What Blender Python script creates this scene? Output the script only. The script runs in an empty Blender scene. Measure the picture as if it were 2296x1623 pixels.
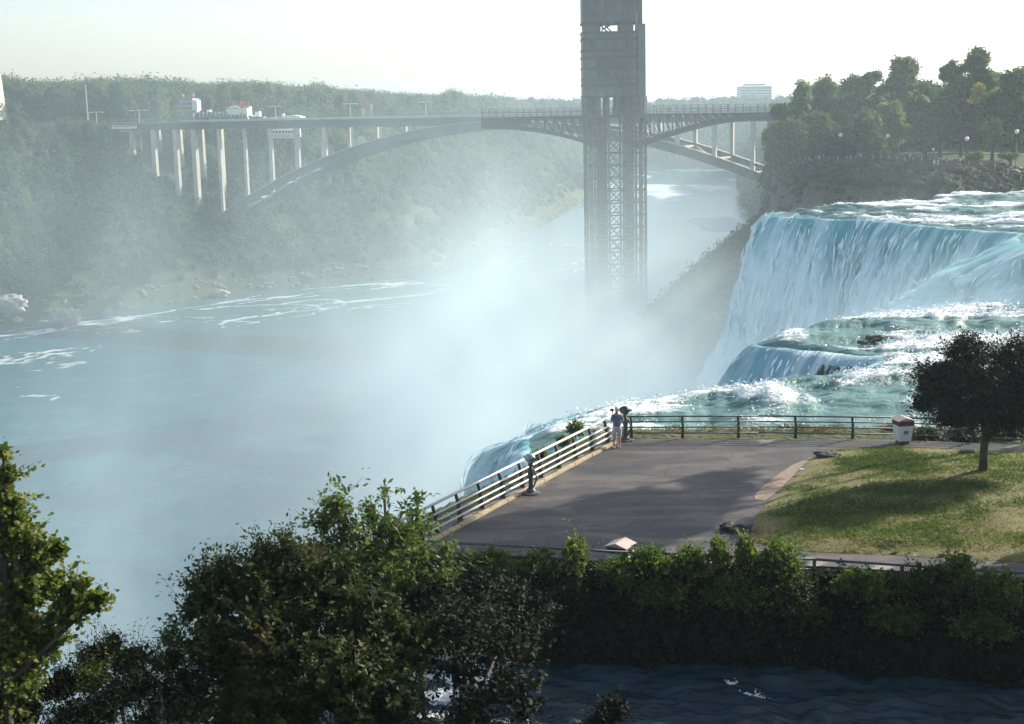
import bpy, bmesh, math, random
import numpy as np
from mathutils import Vector, Matrix

# ------------------------------------------------------------------ camera, sky, sun, exposure
sc = bpy.context.scene
COL = sc.collection
CAMZ = 68.0
PITCH, ROLL = math.radians(10.2), math.radians(1.25)
F = Vector((0, math.cos(PITCH), -math.sin(PITCH)))
_U = Vector((0, math.sin(PITCH), math.cos(PITCH)))
_R = Vector((1, 0, 0))
UP = _U * math.cos(ROLL) + _R * math.sin(ROLL)
RT = _R * math.cos(ROLL) - _U * math.sin(ROLL)
cd = bpy.data.cameras.new('camera'); cam = bpy.data.objects.new('camera', cd); COL.objects.link(cam)
m = Matrix((RT, UP, -F)).transposed().to_4x4(); m.translation = Vector((0, 0, CAMZ)); cam.matrix_world = m
cd.lens = 50.0; cd.sensor_width = 36; cd.clip_start = 0.1; cd.clip_end = 30000
sc.camera = cam

SUN_AZ, SUN_EL = math.radians(55), math.radians(25)      # azimuth clockwise from +Y (the view), elevation
wd = bpy.data.worlds.new('World'); sc.world = wd; wd.use_nodes = True
nt = wd.node_tree; bg = nt.nodes['Background']
sky = nt.nodes.new('ShaderNodeTexSky'); sky.sky_type = 'NISHITA'; sky.sun_disc = False
sky.sun_elevation = SUN_EL; sky.sun_rotation = SUN_AZ
sky.air_density = 1.0; sky.dust_density = 1.6; sky.ozone_density = 2.0; sky.altitude = 0
hsv = nt.nodes.new('ShaderNodeHueSaturation'); hsv.inputs['Saturation'].default_value = 0.68; nt.links.new(sky.outputs[0], hsv.inputs['Color']); nt.links.new(hsv.outputs[0], bg.inputs[0]); bg.inputs[1].default_value = 0.125
sd = bpy.data.lights.new('sun', 'SUN'); sun = bpy.data.objects.new('sun', sd); COL.objects.link(sun)
sd.energy = 5.0; sd.angle = math.radians(0.5); sd.color = (1.0, 0.93, 0.80)
sdir = Vector((math.sin(SUN_AZ) * math.cos(SUN_EL), math.cos(SUN_AZ) * math.cos(SUN_EL), math.sin(SUN_EL)))
sun.rotation_euler = sdir.to_track_quat('Z', 'Y').to_euler(); sun.location = (0, 0, 200)
sc.view_settings.view_transform = 'Standard'; sc.view_settings.look = 'None'
sc.view_settings.exposure = 0.88; sc.view_settings.gamma = 1.0
sc.cycles.max_bounces = 5; sc.cycles.volume_bounces = 2; sc.cycles.transparent_max_bounces = 8
sc.cycles.diffuse_bounces = 2; sc.cycles.glossy_bounces = 2; sc.cycles.transmission_bounces = 3
sc.cycles.use_denoising = True; sc.cycles.volume_step_rate = 1.0; sc.cycles.volume_max_steps = 160
sc.cycles.sample_clamp_indirect = 4.0

rng = np.random.default_rng(7); random.seed(7)
FPX = 3188.0
def ray(u, v):
    return F + RT * ((u - 1147.5) / FPX) - UP * ((v - 811.5) / FPX)
def W(u, v, z):                       # where the line of sight meets a level z
    d = ray(u, v); k = (z - CAMZ) / d.z
    return Vector((d.x * k, d.y * k, z))
def WD(u, v, y):                      # the point at depth y
    d = ray(u, v); k = y / d.y
    return Vector((d.x * k, y, CAMZ + d.z * k))

# ------------------------------------------------------------------ numpy noise
def _hash(ix, iy, iz, s):
    h = (ix.astype(np.int64) * 374761393 + iy.astype(np.int64) * 668265263 + iz.astype(np.int64) * 2147483647 + s * 974634777) & 0xffffffff
    h = ((h ^ (h >> 13)) * 1274126177) & 0xffffffff
    h = ((h ^ (h >> 16)) * 2246822519) & 0xffffffff
    return ((h ^ (h >> 15)) & 0xffffff) / float(0xffffff) * 2 - 1
def vnoise(x, y, z=None, seed=0):
    x = np.asarray(x, float); y = np.asarray(y, float); z = np.zeros_like(x) if z is None else np.asarray(z, float)
    ix, iy, iz = np.floor(x), np.floor(y), np.floor(z)
    fx, fy, fz = x - ix, y - iy, z - iz
    fx, fy, fz = [f * f * f * (f * (f * 6 - 15) + 10) for f in (fx, fy, fz)]
    r = 0
    for a in (0, 1):
        for b in (0, 1):
            for c in (0, 1):
                w = (fx if a else 1 - fx) * (fy if b else 1 - fy) * (fz if c else 1 - fz)
                r = r + w * _hash(ix + a, iy + b, iz + c, seed)
    return r
def fbm(x, y, z=None, o=4, seed=0, gain=0.5):
    r, a, f, t = 0, 1.0, 1.0, 0
    for k in range(o):
        r = r + a * vnoise(np.asarray(x) * f, np.asarray(y) * f, None if z is None else np.asarray(z) * f, seed + k * 17)
        t += a; a *= gain; f *= 2.03
    return r / t

# ------------------------------------------------------------------ object helpers
def tag(o, label=None, cat=None, group=None, kind=None):
    if label: o['label'] = label
    if cat: o['category'] = cat
    if group: o['group'] = group
    if kind: o['kind'] = kind
    return o
def thing(name, label, cat, loc=(0, 0, 0), group=None):
    o = bpy.data.objects.new(name, None); COL.objects.link(o); o.location = loc
    o.empty_display_size = 0.3
    return tag(o, label, cat, group)
def np_mesh(name, V, Fc, mat=None, parent=None, smooth=False, attrs=None, uv=None, origin=None):
    """V (n,3), Fc (m,k) array or list of arrays -> one mesh object; attrs: {name: (n,) floats}"""
    V = np.asarray(V, dtype=np.float32)
    if origin is None and parent is not None:
        origin = parent.location
    if parent is not None and parent.parent is not None:
        origin = Vector(origin) + parent.parent.location
    if origin is not None: V = V - np.array(tuple(origin), dtype=np.float32)
    groups = Fc if isinstance(Fc, list) else [Fc]
    groups = [np.asarray(g, dtype=np.int32) for g in groups if len(g)]
    me = bpy.data.meshes.new(name)
    me.vertices.add(len(V)); me.vertices.foreach_set('co', V.ravel())
    nl = sum(g.size for g in groups); npoly = sum(len(g) for g in groups)
    me.loops.add(nl); me.polygons.add(npoly)
    me.loops.foreach_set('vertex_index', np.concatenate([g.ravel() for g in groups]))
    tot = np.concatenate([np.full(len(g), g.shape[1], dtype=np.int32) for g in groups])
    st = np.concatenate([[0], np.cumsum(tot)[:-1]]).astype(np.int32)
    me.polygons.foreach_set('loop_start', st)
    me.update(calc_edges=True)
    if smooth: me.polygons.foreach_set('use_smooth', np.ones(npoly, dtype=bool))
    if attrs:
        for k, a in attrs.items():
            at = me.attributes.new(k, 'FLOAT', 'POINT'); at.data.foreach_set('value', np.asarray(a, dtype=np.float32))
    if uv is not None:
        l = me.uv_layers.new(name='UVMap'); idx = np.concatenate([g.ravel() for g in groups])
        l.data.foreach_set('uv', np.asarray(uv, dtype=np.float32)[idx].ravel())
    o = bpy.data.objects.new(name, me); COL.objects.link(o)
    if mat: me.materials.append(mat)
    if parent is not None: o.parent = parent
    elif origin is not None: o.location = origin
    return o

class MB:
    """collects simple solids in world coordinates, links them as one mesh object"""
    def __init__(s): s.v = []; s.f = []
    def add(s, vs, fs):
        b = len(s.v); s.v += [tuple(v) for v in vs]; s.f += [tuple(b + i for i in f) for f in fs]; return s
    def box(s, c, d, rz=0, taper=1.0, M=None):
        x, y, z = d[0] / 2, d[1] / 2, d[2] / 2; vs = []
        for k in (-1, 1):
            t = taper if k > 0 else 1
            for a, b in ((-1, -1), (1, -1), (1, 1), (-1, 1)): vs.append(Vector((a * x * t, b * y * t, k * z)))
        R = M if M is not None else Matrix.Rotation(rz, 3, 'Z')
        vs = [R @ v + Vector(c) for v in vs]
        return s.add(vs, [(3, 2, 1, 0), (4, 5, 6, 7), (0, 1, 5, 4), (1, 2, 6, 5), (2, 3, 7, 6), (3, 0, 4, 7)])
    def bar(s, p, q, w, h):            # rectangular bar from p to q
        p, q = Vector(p), Vector(q); d = q - p; L = d.length
        if L < 1e-6: return s
        d.normalize(); up = Vector((0, 0, 1)) if abs(d.z) < .95 else Vector((0, 1, 0))
        a = d.cross(up).normalized(); b = a.cross(d).normalized(); vs = []
        for o in (p, q):
            for i, j in ((-1, -1), (1, -1), (1, 1), (-1, 1)): vs.append(o + a * (i * w / 2) + b * (j * h / 2))
        return s.add(vs, [(3, 2, 1, 0), (4, 5, 6, 7), (0, 1, 5, 4), (1, 2, 6, 5), (2, 3, 7, 6), (3, 0, 4, 7)])
    def tube(s, pts, rad, n=8, cap=True):
        pts = [Vector(p) for p in pts]
        if not hasattr(rad, '__len__'): rad = [rad] * len(pts)
        a = None; base = len(s.v); m_ = len(pts)
        for i, p in enumerate(pts):
            d = (pts[min(i + 1, m_ - 1)] - pts[max(i - 1, 0)])
            d = d.normalized() if d.length > 1e-9 else Vector((0, 0, 1))
            if a is None:
                a = d.cross(Vector((0, 0, 1)) if abs(d.z) < .9 else Vector((1, 0, 0))).normalized()
            a = (a - d * a.dot(d)).normalized(); b = d.cross(a)
            for k in range(n):
                t = 2 * math.pi * k / n
                s.v.append(tuple(p + (a * math.cos(t) + b * math.sin(t)) * rad[i]))
        for i in range(m_ - 1):
            for k in range(n):
                s.f.append((base + i * n + k, base + i * n + (k + 1) % n, base + (i + 1) * n + (k + 1) % n, base + (i + 1) * n + k))
        if cap:
            s.f.append(tuple(base + k for k in range(n))[::-1]); s.f.append(tuple(base + (m_ - 1) * n + k for k in range(n)))
        return s
    def lathe(s, c, prof, n=14):       # prof: (r, z)
        return s.tube([Vector(c) + Vector((0, 0, z)) for r, z in prof], [max(r, 1e-3) for r, z in prof], n) if len({round(z, 4) for r, z in prof}) == len(prof) else s._lathe(c, prof, n)
    def _lathe(s, c, prof, n):
        base = len(s.v); c = Vector(c)
        for r, z in prof:
            for k in range(n):
                t = 2 * math.pi * k / n; s.v.append((c.x + r * math.cos(t), c.y + r * math.sin(t), c.z + z))
        for i in range(len(prof) - 1):
            for k in range(n):
                s.f.append((base + i * n + k, base + i * n + (k + 1) % n, base + (i + 1) * n + (k + 1) % n, base + (i + 1) * n + k))
        s.f.append(tuple(base + k for k in range(n))[::-1]); s.f.append(tuple(base + (len(prof) - 1) * n + k for k in range(n)))
        return s
    def ball(s, c, r, n=10, m_=7):
        r = (r, r, r) if not hasattr(r, '__len__') else r
        base = len(s.v)
        for i in range(1, m_):
            p = math.pi * i / m_
            for k in range(n):
                t = 2 * math.pi * k / n
                s.v.append((c[0] + r[0] * math.sin(p) * math.cos(t), c[1] + r[1] * math.sin(p) * math.sin(t), c[2] + r[2] * math.cos(p)))
        s.v.append((c[0], c[1], c[2] + r[2])); s.v.append((c[0], c[1], c[2] - r[2])); T = len(s.v) - 2
        for i in range(m_ - 2):
            for k in range(n):
                s.f.append((base + i * n + k, base + (i + 1) * n + k, base + (i + 1) * n + (k + 1) % n, base + i * n + (k + 1) % n))
        for k in range(n):
            s.f.append((T, base + k, base + (k + 1) % n)); s.f.append((T + 1, base + (m_ - 2) * n + (k + 1) % n, base + (m_ - 2) * n + k))
        return s
    def prism(s, poly, z0, z1):
        n = len(poly); vs = [(p[0], p[1], z0) for p in poly] + [(p[0], p[1], z1) for p in poly]
        return s.add(vs, [tuple(range(n))[::-1], tuple(range(n, 2 * n))] + [(i, (i + 1) % n, n + (i + 1) % n, n + i) for i in range(n)])
    def slab(s, poly, off):            # a vertical/any planar polygon (3D points) thickened by off
        n = len(poly); o = Vector(off); vs = [Vector(p) for p in poly] + [Vector(p) + o for p in poly]
        return s.add(vs, [tuple(range(n))[::-1], tuple(range(n, 2 * n))] + [(i, (i + 1) % n, n + (i + 1) % n, n + i) for i in range(n)])
    def build(s, name, mat, parent=None, smooth=False, bevel=0):
        me = bpy.data.meshes.new(name)
        org = Vector((0, 0, 0))
        if parent is not None:
            org = parent.location.copy()
            if parent.parent is not None: org = org + parent.parent.location
        elif s.v:
            a = np.array(s.v); org = Vector(((a[:, 0].min() + a[:, 0].max()) / 2, (a[:, 1].min() + a[:, 1].max()) / 2, a[:, 2].min()))
        me.from_pydata([tuple(Vector(v) - org) for v in s.v], [], s.f); me.update()
        bm = bmesh.new(); bm.from_mesh(me); bmesh.ops.recalc_face_normals(bm, faces=bm.faces); bm.to_mesh(me); bm.free()
        if smooth: me.polygons.foreach_set('use_smooth', np.ones(len(me.polygons), dtype=bool))
        o = bpy.data.objects.new(name, me); COL.objects.link(o); me.materials.append(mat)
        if parent is not None: o.parent = parent
        else: o.location = org
        if bevel:
            b = o.modifiers.new('bevel', 'BEVEL'); b.width = bevel; b.segments = 2; b.limit_method = 'ANGLE'
        return o
def copy_tree(o, parent=None, loc=None):
    c = o.copy(); COL.objects.link(c)
    if parent is not None: c.parent = parent
    if loc is not None: c.location = loc
    for ch in list(o.children): copy_tree(ch, c)
    return c

# ------------------------------------------------------------------ materials
def newmat(name):
    m_ = bpy.data.materials.new(name); m_.use_nodes = True
    n = m_.node_tree.nodes; return m_, n, m_.node_tree.links, n['Principled BSDF']
def N(nodes, t, **kw):
    n = nodes.new('ShaderNode' + t)
    for k, v in kw.items():
        if k.startswith('i_'):
            key = k[2:]; key = int(key) if key.isdigit() else key.replace('_', ' ')
            n.inputs[key].default_value = v
        else: setattr(n, k, v)
    return n
def ramp(nodes, stops):
    r = nodes.new('ShaderNodeValToRGB'); e = r.color_ramp.elements
    while len(e) > 1: e.remove(e[-1])
    e[0].position = stops[0][0]; e[0].color = stops[0][1]
    for p, c in stops[1:]:
        x = e.new(p); x.color = c
    return r
def c4(c): return (c[0], c[1], c[2], 1)
def mat(name, c, rough=0.8, c2=None, scale=1.0, bump=0.0, metal=0.0, bscale=None, stretch=(1, 1, 1), spec=0.5, detail=6, contrast=(0.35, 0.65)):
    m_, n, l, b = newmat(name)
    b.inputs['Roughness'].default_value = rough; b.inputs['Metallic'].default_value = metal
    b.inputs['Specular IOR Level'].default_value = spec
    tc = N(n, 'TexCoord'); mp = N(n, 'Mapping'); mp.inputs['Scale'].default_value = stretch
    l.new(tc.outputs['Object'], mp.inputs['Vector'])
    if c2 is not None:
        t = N(n, 'TexNoise', i_Scale=scale, i_Detail=float(detail), i_Roughness=0.6); l.new(mp.outputs[0], t.inputs['Vector'])
        r = ramp(n, [(contrast[0], c4(c)), (contrast[1], c4(c2))]); l.new(t.outputs['Fac'], r.inputs[0]); l.new(r.outputs[0], b.inputs['Base Color'])
    else: b.inputs['Base Color'].default_value = c4(c)
    if bump:
        t2 = N(n, 'TexNoise', i_Scale=bscale or scale * 3, i_Detail=5.0); l.new(mp.outputs[0], t2.inputs['Vector'])
        bp = N(n, 'Bump', i_Strength=bump, i_Distance=0.05); l.new(t2.outputs['Fac'], bp.inputs['Height']); l.new(bp.outputs[0], b.inputs['Normal'])
    return m_
def leafmat(name, cols, trans=0.35, rough=0.55, patch=None, pscale=0.4):
    """cols: list of colours spread over the per-leaf random 'tint'; patch: a second colour in large soft areas"""
    m_, n, l, b = newmat(name)
    a = N(n, 'Attribute', attribute_name='tint')
    r = ramp(n, [(i / max(1, len(cols) - 1), c4(c)) for i, c in enumerate(cols)]); l.new(a.outputs['Fac'], r.inputs[0])
    src = r.outputs[0]
    if patch is not None:
        tc = N(n, 'TexCoord'); t = N(n, 'TexNoise', i_Scale=pscale, i_Detail=2.0); l.new(tc.outputs['Object'], t.inputs['Vector'])
        mr = N(n, 'MapRange'); mr.inputs[1].default_value = .52; mr.inputs[2].default_value = .66; l.new(t.outputs['Fac'], mr.inputs[0])
        mx = N(n, 'MixRGB'); l.new(mr.outputs[0], mx.inputs[0]); l.new(src, mx.inputs[1]); mx.inputs[2].default_value = c4(patch); src = mx.outputs[0]
    l.new(src, b.inputs['Base Color']); b.inputs['Roughness'].default_value = rough; b.inputs['Specular IOR Level'].default_value = 0.12
    tr = N(n, 'BsdfTranslucent'); hs = N(n, 'HueSaturation', i_Value=1.5, i_Saturation=1.15); l.new(src, hs.inputs['Color']); l.new(hs.outputs[0], tr.inputs[0])
    mx = N(n, 'MixShader', i_Fac=trans); l.new(b.outputs[0], mx.inputs[1]); l.new(tr.outputs[0], mx.inputs[2])
    l.new(mx.outputs[0], n['Material Output'].inputs[0])
    return m_

# ------------------------------------------------------------------ foliage
def leaf_quads(P, D, size, aspect=0.55, jitter=0.8, droop=0.0, seed=0):
    """P (n,3) leaf bases, D (n,3) preferred facing -> verts, faces, tint"""
    r = np.random.default_rng(seed); n = len(P)
    nrm = D + r.normal(0, jitter, (n, 3)); nrm /= np.linalg.norm(nrm, axis=1)[:, None] + 1e-9
    t = r.normal(0, 1, (n, 3)); t[:, 2] -= droop; t -= nrm * (t * nrm).sum(1)[:, None]; t /= np.linalg.norm(t, axis=1)[:, None] + 1e-9
    s = np.cross(nrm, t); L = (np.broadcast_to(size, (n,)) * r.uniform(0.65, 1.3, n))[:, None]
    w = L * aspect * 0.5; fold = nrm * L * r.uniform(-.12, .12, (n, 1))
    V = np.stack([P, P + t * L * .5 + s * w + fold, P + t * L, P + t * L * .45 - s * w + fold], 1).reshape(-1, 3)
    Q = np.arange(n * 4).reshape(n, 4)
    return V, Q, np.repeat(r.uniform(0, 1, n), 4)
def sph(n, r, up=0.0):
    d = r.normal(0, 1, (n, 3)); d /= np.linalg.norm(d, axis=1)[:, None]
    if up: d[:, 2] = d[:, 2] + up; d /= np.linalg.norm(d, axis=1)[:, None]
    return d
_ic = bmesh.new(); bmesh.ops.create_icosphere(_ic, subdivisions=2, radius=1)
ICO_V = np.array([v.co[:] for v in _ic.verts]); ICO_F = np.array([[v.index for v in f.verts] for f in _ic.faces]); _ic.free()
def crowns(C, Rr, nleaf, lsize, seed=0, core=0.72, fill=0.35, up=0.25):
    """many lumpy crowns: C (k,3), Rr (k,3). Returns V, [faces], tint"""
    r = np.random.default_rng(seed); k = len(C)
    d = sph(k * nleaf, r, up).reshape(k, nleaf, 3)
    off = r.uniform(0, 99, (k, 1, 3))
    lump = fbm((d[..., 0] * 1.7 + off[..., 0]), (d[..., 1] * 1.7 + off[..., 1]), (d[..., 2] * 1.7 + off[..., 2]), o=2, seed=3)
    rad = (0.84 + 0.62 * lump) * np.where(r.uniform(0, 1, (k, nleaf)) < fill, r.uniform(.6, 1, (k, nleaf)), r.uniform(.93, 1.1, (k, nleaf)))
    P = (C[:, None, :] + d * rad[..., None] * Rr[:, None, :]).reshape(-1, 3)
    V, Q, T = leaf_quads(P, d.reshape(-1, 3) * 1.1 + np.array([0, 0, .4]), lsize, 0.8, 0.7, seed=seed + 1)
    ctint = np.repeat(r.uniform(0, 1, k), nleaf * 4)
    T = np.clip(T * .4 + ctint * .6, 0, 1)
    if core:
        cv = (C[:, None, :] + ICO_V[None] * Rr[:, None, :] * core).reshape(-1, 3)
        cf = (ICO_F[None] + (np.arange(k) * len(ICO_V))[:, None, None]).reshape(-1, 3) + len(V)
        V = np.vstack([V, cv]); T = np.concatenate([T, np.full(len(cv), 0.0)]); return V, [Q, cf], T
    return V, [Q], T
def twigs(C, Dir, length, nl, lsize, seed=0, aspect=.5, spread=.5, droop=.3):
    """leafy twigs: leaves set along each twig on both sides; returns leaf V, Q, T and twig segments"""
    r = np.random.default_rng(seed); k = len(C)
    Dn = Dir / (np.linalg.norm(Dir, axis=1)[:, None] + 1e-9)
    L = np.broadcast_to(length, (k,)) * np.where(r.uniform(0, 1, k) < .12, r.uniform(1.3, 2.0, k), r.uniform(.55, 1.2, k))
    t = np.linspace(0.08, 1.0, nl)[None, :] + r.uniform(-.04, .04, (k, nl))
    sag = np.zeros((k, nl, 3)); sag[..., 2] = -droop * .35 * (t ** 2) * L[:, None]
    P = C[:, None, :] + Dn[:, None, :] * (t * L[:, None])[..., None] + sag + r.normal(0, spread * .12, (k, nl, 3)) * L[:, None, None]
    side = r.normal(0, 1, (k, nl, 3)); 
    Pf = P.reshape(-1, 3)
    nrm = np.tile(np.array([0.15, -0.25, 1.0]), (len(Pf), 1))
    n = len(Pf); rr = np.random.default_rng(seed + 5)
    nrm = nrm + rr.normal(0, .75, (n, 3)); nrm /= np.linalg.norm(nrm, axis=1)[:, None]
    tt = side.reshape(-1, 3) + np.repeat(Dn, nl, 0) * .8 + np.array([0, 0, -droop]); tt -= nrm * (tt * nrm).sum(1)[:, None]; tt /= np.linalg.norm(tt, axis=1)[:, None] + 1e-9
    s = np.cross(nrm, tt); LL = (np.broadcast_to(lsize, (n,)) * rr.uniform(.6, 1.25, n))[:, None]; w = LL * aspect * .5
    fold = nrm * LL * rr.uniform(-.15, .15, (n, 1))
    V = np.stack([Pf, Pf + tt * LL * .5 + s * w + fold, Pf + tt * LL, Pf + tt * LL * .45 - s * w + fold], 1).reshape(-1, 3)
    ct = np.repeat(rr.uniform(0, 1, k), nl * 4)
    T = np.clip(np.repeat(rr.uniform(0, 1, n), 4) * .6 + ct * .4, 0, 1)
    ends = C + Dn * L[:, None] * .9; ends[:, 2] -= droop * .3 * L
    return V, np.arange(n * 4).reshape(n, 4), T, ends
def env_points(ells, n, seed, shell=0.5):
    """points in a union of ellipsoids [(c, r, weight)], with outward directions"""
    r = np.random.default_rng(seed); P = []; Dd = []
    w = np.array([e[1][0] * e[1][2] * (e[2] if len(e) > 2 else 1) for e in ells]); cnt = np.maximum(1, (w / w.sum() * n).astype(int))
    for (e, k) in zip(ells, cnt):
        c, R = np.array(e[0]), np.array(e[1]); d = sph(k, r, .15)
        off = r.uniform(0, 50)
        lump = fbm(d[:, 0] * 2.2 + off, d[:, 1] * 2.2, d[:, 2] * 2.2, o=3, seed=11)
        q = np.where(r.uniform(0, 1, k) < shell, r.uniform(.8, 1.0, k), r.uniform(.25, .9, k)) * (0.9 + .55 * lump)
        P.append(c + d * q[:, None] * R); Dd.append(d)
    return np.vstack(P), np.vstack(Dd)
def leafy_plant(name, label, cat, base, ells, ntwig, nl, lsize, lmat, bmat, seed, trunk_r=.06, tl=.5, group=None, aspect=.5, droop=.3, dark=.0, limbs=9, trunk_top=None, core=True, spread=.5, lean=None):
    base = Vector(base); th = thing(name, label, cat, base, group)
    P, Dd = env_points(ells, ntwig, seed)
    Dir = Dd + np.array([0, 0, .45])
    Cs = P - Dir / np.linalg.norm(Dir, axis=1)[:, None] * tl * .5
    V, Q, T, ends = twigs(Cs, Dir, tl, nl, lsize, seed, aspect, spread, droop)
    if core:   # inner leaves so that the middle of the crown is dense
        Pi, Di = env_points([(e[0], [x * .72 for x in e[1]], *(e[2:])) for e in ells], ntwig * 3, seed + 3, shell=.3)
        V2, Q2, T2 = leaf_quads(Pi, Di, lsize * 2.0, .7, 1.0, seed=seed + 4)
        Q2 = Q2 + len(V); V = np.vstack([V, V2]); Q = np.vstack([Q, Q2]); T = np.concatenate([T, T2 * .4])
    np_mesh('crown', V, Q, lmat, th, attrs={'tint': T})
    # trunk and limbs
    b = MB(); r = random.Random(seed)
    cz = np.mean([e[0] for e in ells], axis=0); top = Vector(trunk_top) if trunk_top is not None else Vector(cz)
    mid = base.lerp(top, .55) + Vector((r.uniform(-.1, .1), r.uniform(-.1, .1), 0)) * (top - base).length * .5
    b.tube([base + Vector((0, 0, -.3)), base.lerp(mid, .5), mid, top], [trunk_r * 1.25, trunk_r, trunk_r * .8, trunk_r * .35], 8)
    b.build('trunk', bmat, th, smooth=True)
    lb = MB()
    for e in ells:
        c = Vector(e[0]); rr = max(e[1]); st = base.lerp(mid, .75) if r.random() < .5 else mid.lerp(top, r.uniform(0, .6))
        k = st.lerp(c, .5) + Vector((0, 0, -.08 * rr)); lb.tube([st, k, c], [trunk_r * .5, trunk_r * .36, trunk_r * .2], 6)
    nl_ = min(len(P), limbs * len(ells)); idx = np.argsort(-np.linalg.norm(ends - Cs, axis=1) + np.random.default_rng(seed).uniform(-.15, .15, len(Cs)) * tl)[:nl_]
    cc = np.array([e[0] for e in ells])
    for i in idx:
        p = Vector(Cs[i]); j = int(np.argmin(((cc - P[i]) ** 2).sum(1))); c = Vector(ells[j][0])
        kk = c.lerp(p, .5) + Vector((0, 0, -.06)); lb.tube([c, kk, p, Vector(ends[i])], [trunk_r * .2, trunk_r * .14, trunk_r * .09, .004], 4, cap=False)
    lb.build('branches', bmat, th)
    return th
def E(u, v, y, ru, rv, dep=None, w=1.0):      # an ellipsoid of foliage that spans so many photo pixels at depth y
    c = WD(u, v, y); k = y / FPX
    return (tuple(c), (ru * k, (dep if dep is not None else max(ru, rv) * k), rv * k), w)

# ================================================================== TERRAIN
# gorge outline (level of the lower river), from the near left round to the near right; each edge with its bank profile
GORGE = [  # x, y, profile of the edge that starts here
 (-620, -60, 'ca'), (-430, 190, 'ca'), (-270, 360, 'ca'), (-167, 466, 'ca'), (-102, 540, 'ca'), (-64, 566, 'ca'), (-30, 592, 'ca'), (-12, 655, 'ca'),
 (8, 760, 'ca'), (28, 870, 'ca'), (52, 1013, 'ca'), (95, 1500, 'end'), (260, 1480, 'us'), (205, 1250, 'us'), (158, 985, 'us'), (134, 760, 'us'),
 (102, 560, 'us'), (82, 450, 'us'), (64, 402, 'us'), (38, 368, 'us'), (16, 335, 'us'), (9, 296, 'us'), (18, 262, 'us'), (34, 240, 'cliff'), (39.5, 223, 'cliff'), (40.7, 217.5, 'cliff'),
 (43.3, 214.6, 'cliff'), (46.3, 210, 'cliff'), (52, 206, 'cliff'), (56, 198, 'cliff'), (60, 190, 'cliff'), (65.5, 181, 'cliff'), (63, 176, 'cliff'), (61, 170, 'cliff'),
 (63, 164, 'cliff'), (68, 150, 'cliff'), (64, 130, 'cliff'), (54, 121, 'cliff'), (41, 117, 'cliff'), (28, 111, 'cliff'), (20, 105, 'cliff'), (17.5, 101, 'cliff'),
 (21, 98.5, 'cliff'), (25, 95.5, 'cliff'), (24.5, 92, 'cliff'), (20, 88.5, 'cliff'), (13.6, 86, 'cliff'), (4.6, 80, 'cliff'), (.8, 74, 'cliff'), (.6, 70, 'cliff'), (2, 64, 'cliff'),
 (2.9, 62.2, 'cliff'), (3.3, 61.2, 'cliff'), (-4.2, 48.6, 'cliff'), (-5.6, 45.6, 'cliff'), (-6.2, 43.0, 'cliff'), (-6.4, 38, 'cliff'), (-8.4, 34, 'cliff'), (-10.5, 30, 'cliff'), (-11.0, 24, 'cliff'),
 (-13, 12, 'cliff'), (-18, -10, 'cliff'), (-60, -120, 'cliff')]
GX = np.array([[g[0], g[1]] for g in GORGE], float)
PROF = {'ca': ([0, 2, 7, 16, 40, 62, 84, 92, 130, 260, 700, 5000], [-.5, 2.5, 6, 12, 30, 42, 58, 61, 62.5, 68, 66, 60]),
        'us': ([0, 3, 14, 30, 43, 46, 52, 70, 200, 5000], [-.5, 2.5, 13, 29, 41, 52, 54.5, 56, 57, 58]),
        'cliff': ([0, .9, 2.5, 4, 5000], [-.5, 30, 49.3, 49.5, 49.5]),
        'end': ([0, 10, 60, 90, 5000], [-.5, 5, 45, 58, 60])}
def gorge_dist(x, y):
    best = np.full(x.shape, 1e9); idx = np.zeros(x.shape, int); inside = np.zeros(x.shape, bool); n = len(GX)
    for i in range(n):
        ax, ay = GX[i]; bx, by = GX[(i + 1) % n]; dx, dy = bx - ax, by - ay
        t = np.clip(((x - ax) * dx + (y - ay) * dy) / (dx * dx + dy * dy), 0, 1)
        d = np.hypot(x - ax - t * dx, y - ay - t * dy); k = d < best; best[k] = d[k]; idx[k] = i
        c = ((ay > y) != (by > y)) & (x < (bx - ax) * (y - ay) / ((by - ay) if by != ay else 1e-9) + ax); inside ^= c
    return best, idx, inside
def in_poly(x, y, poly):
    ins = np.zeros(x.shape, bool); n = len(poly)
    for i in range(n):
        ax, ay = poly[i]; bx, by = poly[(i + 1) % n]
        ins ^= ((ay > y) != (by > y)) & (x < (bx - ax) * (y - ay) / ((by - ay) if by != ay else 1e-9) + ax)
    return ins
def poly_edge_dist(x, y, poly, closed=True):
    best = np.full(x.shape, 1e9); n = len(poly)
    for i in range(n if closed else n - 1):
        ax, ay = poly[i]; bx, by = poly[(i + 1) % n]; dx, dy = bx - ax, by - ay
        t = np.clip(((x - ax) * dx + (y - ay) * dy) / (dx * dx + dy * dy), 0, 1)
        best = np.minimum(best, np.hypot(x - ax - t * dx, y - ay - t * dy))
    return best
LUNA = [(-5.3, 45.4), (0, 43.7), (10, 42.0), (15, 40.6), (24, 38.6), (46, 33), (52, 45), (46, 56), (30, 58.5), (20, 62), (4.6, 62.6), (3.2, 61.6), (-4.0, 48.4)]
GOATSHORE = [(-6.6, 37.5), (0, 37.4), (8, 36.2), (20, 33.5), (50, 27), (200, 10), (200, -300), (-400, -300), (-60, -120), (-18, -10), (-13, 12), (-11, 24), (-10.5, 30), (-8.4, 34)]
SHORE_FAR = [(39, 222.5), (51.5, 233), (69, 243.8), (93, 258), (150, 292), (400, 420)]
PARK = SHORE_FAR + [(3000, 420), (3000, 5000), (0, 5000), (10, 225)]
LZ, WZ, CHZ = 53.6, 50.9, 51.25
USB = [(134, 760), (102, 560), (82, 450), (64, 402), (38, 368), (16, 335), (9, 296), (18, 262), (34, 240), (36, 224)]
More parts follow.
